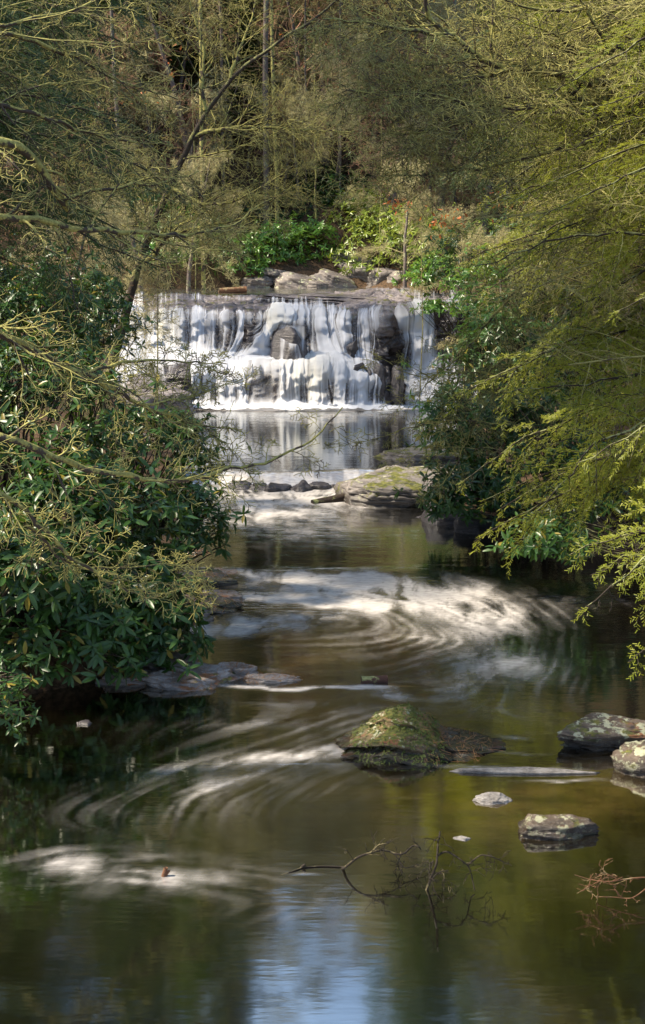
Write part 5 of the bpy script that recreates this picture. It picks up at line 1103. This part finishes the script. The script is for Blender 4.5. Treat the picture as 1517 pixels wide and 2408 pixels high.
Yb = atz(1420, 2120)[1]
drowned('russet twig reaching in over the water at the right edge', Yb, [([(1600, 2085), (1517, 2065), (1470, 2068), (1430, 2062), (1390, 2068), (1350, 2055)], 0.007, 0.003), ([(1560, 2060), (1517, 2085), (1480, 2102), (1440, 2105), (1402, 2112)], 0.006, 0.003), ([(1450, 2066), (1420, 2052), (1400, 2045)], 0.004, 0.002), ([(1430, 2062), (1390, 2085), (1355, 2095)], 0.004, 0.002)], M['stick_red'], 3, 6, 0.12)
for lab, px, py, pts, mat in [('short brown stub poking up in the left foreground foam', 391, 2060, [(385, 2062), (390, 2050), (393, 2042), (396, 2050), (398, 2062)], 'stick_red'), ('thin twig lying along the water surface in the middle foreground', 712, 2044, [(640, 2062), (690, 2050), (712, 2041), (760, 2038), (806, 2040)], 'stick')]:
    Y0 = atz(px, py)[1]; m = MB(); base = atz(px, py)
    if len(pts) == 5 and px < 500:
        P = smooth_path([base + [-0.03, 0, -0.05], base + [-0.012, 0, 0.03], base + [0.0, 0, 0.075]], 8); m.tube(P, np.linspace(0.024, 0.017, 8), 7, True)
        P = smooth_path([base + [-0.005, 0, 0.01], base + [0.02, 0, 0.04], base + [0.03, 0, 0.05]], 6); m.tube(P, np.linspace(0.014, 0.009, 6), 6, True)
    else:
        P = smooth_path([np.array([*atz(a, b)[:2], -0.012 if a < 680 else 0.006]) for a, b in pts]); m.tube(P, np.linspace(0.005, 0.007, len(P)), 5, True)
        k0 = atz(711, 2041); m.tube(smooth_path([k0 + [-0.02, 0, -0.02], k0 + [0, 0, 0.015], k0 + [0.025, 0, 0.03]], 6), np.linspace(0.014, 0.011, 6), 6, True)
    link('stick', m.mesh('stick', M[mat], True, base), tuple(base), None, lab, 'stick')
# short log lying in the riffle, with bark ridges
def log(label, p0, p1, r, seed, mat):
    rs = np.random.RandomState(seed); p0 = np.array(p0); p1 = np.array(p1); n = 20; k = 18; u = np.linspace(0, 1, n)
    ax = (p1 - p0) / np.linalg.norm(p1 - p0); e1 = np.cross(ax, [0, 0, 1.0]); e1 /= np.linalg.norm(e1); e2 = np.cross(e1, ax)
    an = np.arange(k) * 2 * math.pi / k; UU, AA = np.meshgrid(u, an, indexing='ij')
    rr = r * (1 + 0.22 * (fbm(np.cos(AA) * 3, np.sin(AA) * 3, UU * 3, seed, 3) - 0.5) + 0.10 * (vn3(AA * 3, UU * 2, 0, seed) - 0.5))
    V = p0 + (p1 - p0) * UU[..., None] + (e1 * np.cos(AA)[..., None] + e2 * np.sin(AA)[..., None]) * rr[..., None]
    i = np.arange(n - 1)[:, None] * k; j = np.arange(k)[None]; Q = np.stack([i + j, i + k + j, i + k + (j + 1) % k, i + (j + 1) % k], -1).reshape(-1, 4)
    V = np.vstack([V.reshape(-1, 3), p0 - ax * r * 0.15, p1 + ax * r * 0.15]); c0 = n * k
    T = [[c0, (q + 1) % k, q] for q in range(k)] + [[c0 + 1, (n - 1) * k + q, (n - 1) * k + (q + 1) % k] for q in range(k)]
    T = np.array(T); b = (p0 + p1) / 2; b[2] = 0
    return link('log', mesh_from('log', V - b, [Q, T], True, None, [mat]), tuple(b), None, label, 'log')
a, b = atz(850, 1606), atz(912, 1606); log('short dark log lying in the foam above the mossy islet', a + [0, 0.03, 0.02], b + [0, 0.05, 0.025], 0.052, 5, M['bark_red'])
a, b = at(735, 1185, 28.4), at(790, 1178, 28.6); log('grey driftwood log against the big flat boulder', [a[0], 28.4, 0.03], [b[0] + 0.2, 28.7, 0.12], 0.09, 6, M['bark_dark'])
a = at(560, 681, 52.0); log('broken brown log stranded above the brink of the falls', [a[0] - 0.7, 52, 3.72], [a[0] + 0.3, 52.1, 3.78], 0.11, 7, M['stick_red'])
# pine straw on the islet and the slabs
bpy.context.view_layer.update()
def straw(label, target, n, area, seed, mat, size, name, cat, wid=0.012):
    """thin fallen needles laid on top of a rock by casting down on it"""
    rs = np.random.RandomState(seed); me = target.data; V = np.empty(len(me.vertices) * 3, np.float32); me.vertices.foreach_get('co', V); V = V.reshape(-1, 3); N = np.empty(len(V) * 3, np.float32); me.vertices.foreach_get('normal', N); N = N.reshape(-1, 3)
    ok = np.where((N[:, 2] > 0.25) & (V[:, 0] > area[0]) & (V[:, 0] < area[1]) & (V[:, 2] > area[2]))[0]
    if not len(ok): return
    q = ok[rs.randint(0, len(ok), n)]; P = V[q] + N[q] * 0.006 + rs.normal(size=(n, 3)) * [0.02, 0.02, 0.003]
    D = rs.normal(size=(n, 3)); D -= N[q] * (D * N[q]).sum(1)[:, None] * 0.85
    R = frames(D, N[q] + 0.3 * rs.normal(size=(n, 3))) * (size * (0.6 + 0.8 * rs.rand(n)))[:, None, None]
    tv = np.array([[-0.5, -wid, 0], [0.5, -wid, 0.06], [0.5, wid, 0.06], [-0.5, wid, 0]]); m = MB(); m.scatter(tv, np.array([[0, 1, 2, 3]]), [], R, P)
    o = link(name, m.mesh(name, mat, False), tuple(target.location), None, label, cat, None, 'stuff')
isl = [o for o in col.objects if o.name.startswith('islet_rock')][0]
straw('orange pine straw strewn over the low tail of the mossy islet', isl, 520, (-0.1, 0.75, 0.02), 1, M['needle_litter'], 0.09, 'pine_straw', 'pine straw', 0.014)
straw('green moss tufts on the hump of the islet', isl, 2600, (-0.75, 0.15, 0.05), 2, M['moss'], 0.028, 'moss', 'moss', 0.16)
for k, o in enumerate([o for o in col.objects if o.name.startswith('slab') and o.get('group') in ('slabs of the left point', 'slabs along the left riffles')]):
    straw('brown fallen needles on the ' + o['label'][:60].replace('needle strewn ', '').replace('needle covered ', ''), o, 160, (-1, 1, 0.0), 20 + k, M['needle_litter'], 0.09, 'pine_straw', 'pine straw', 0.015)
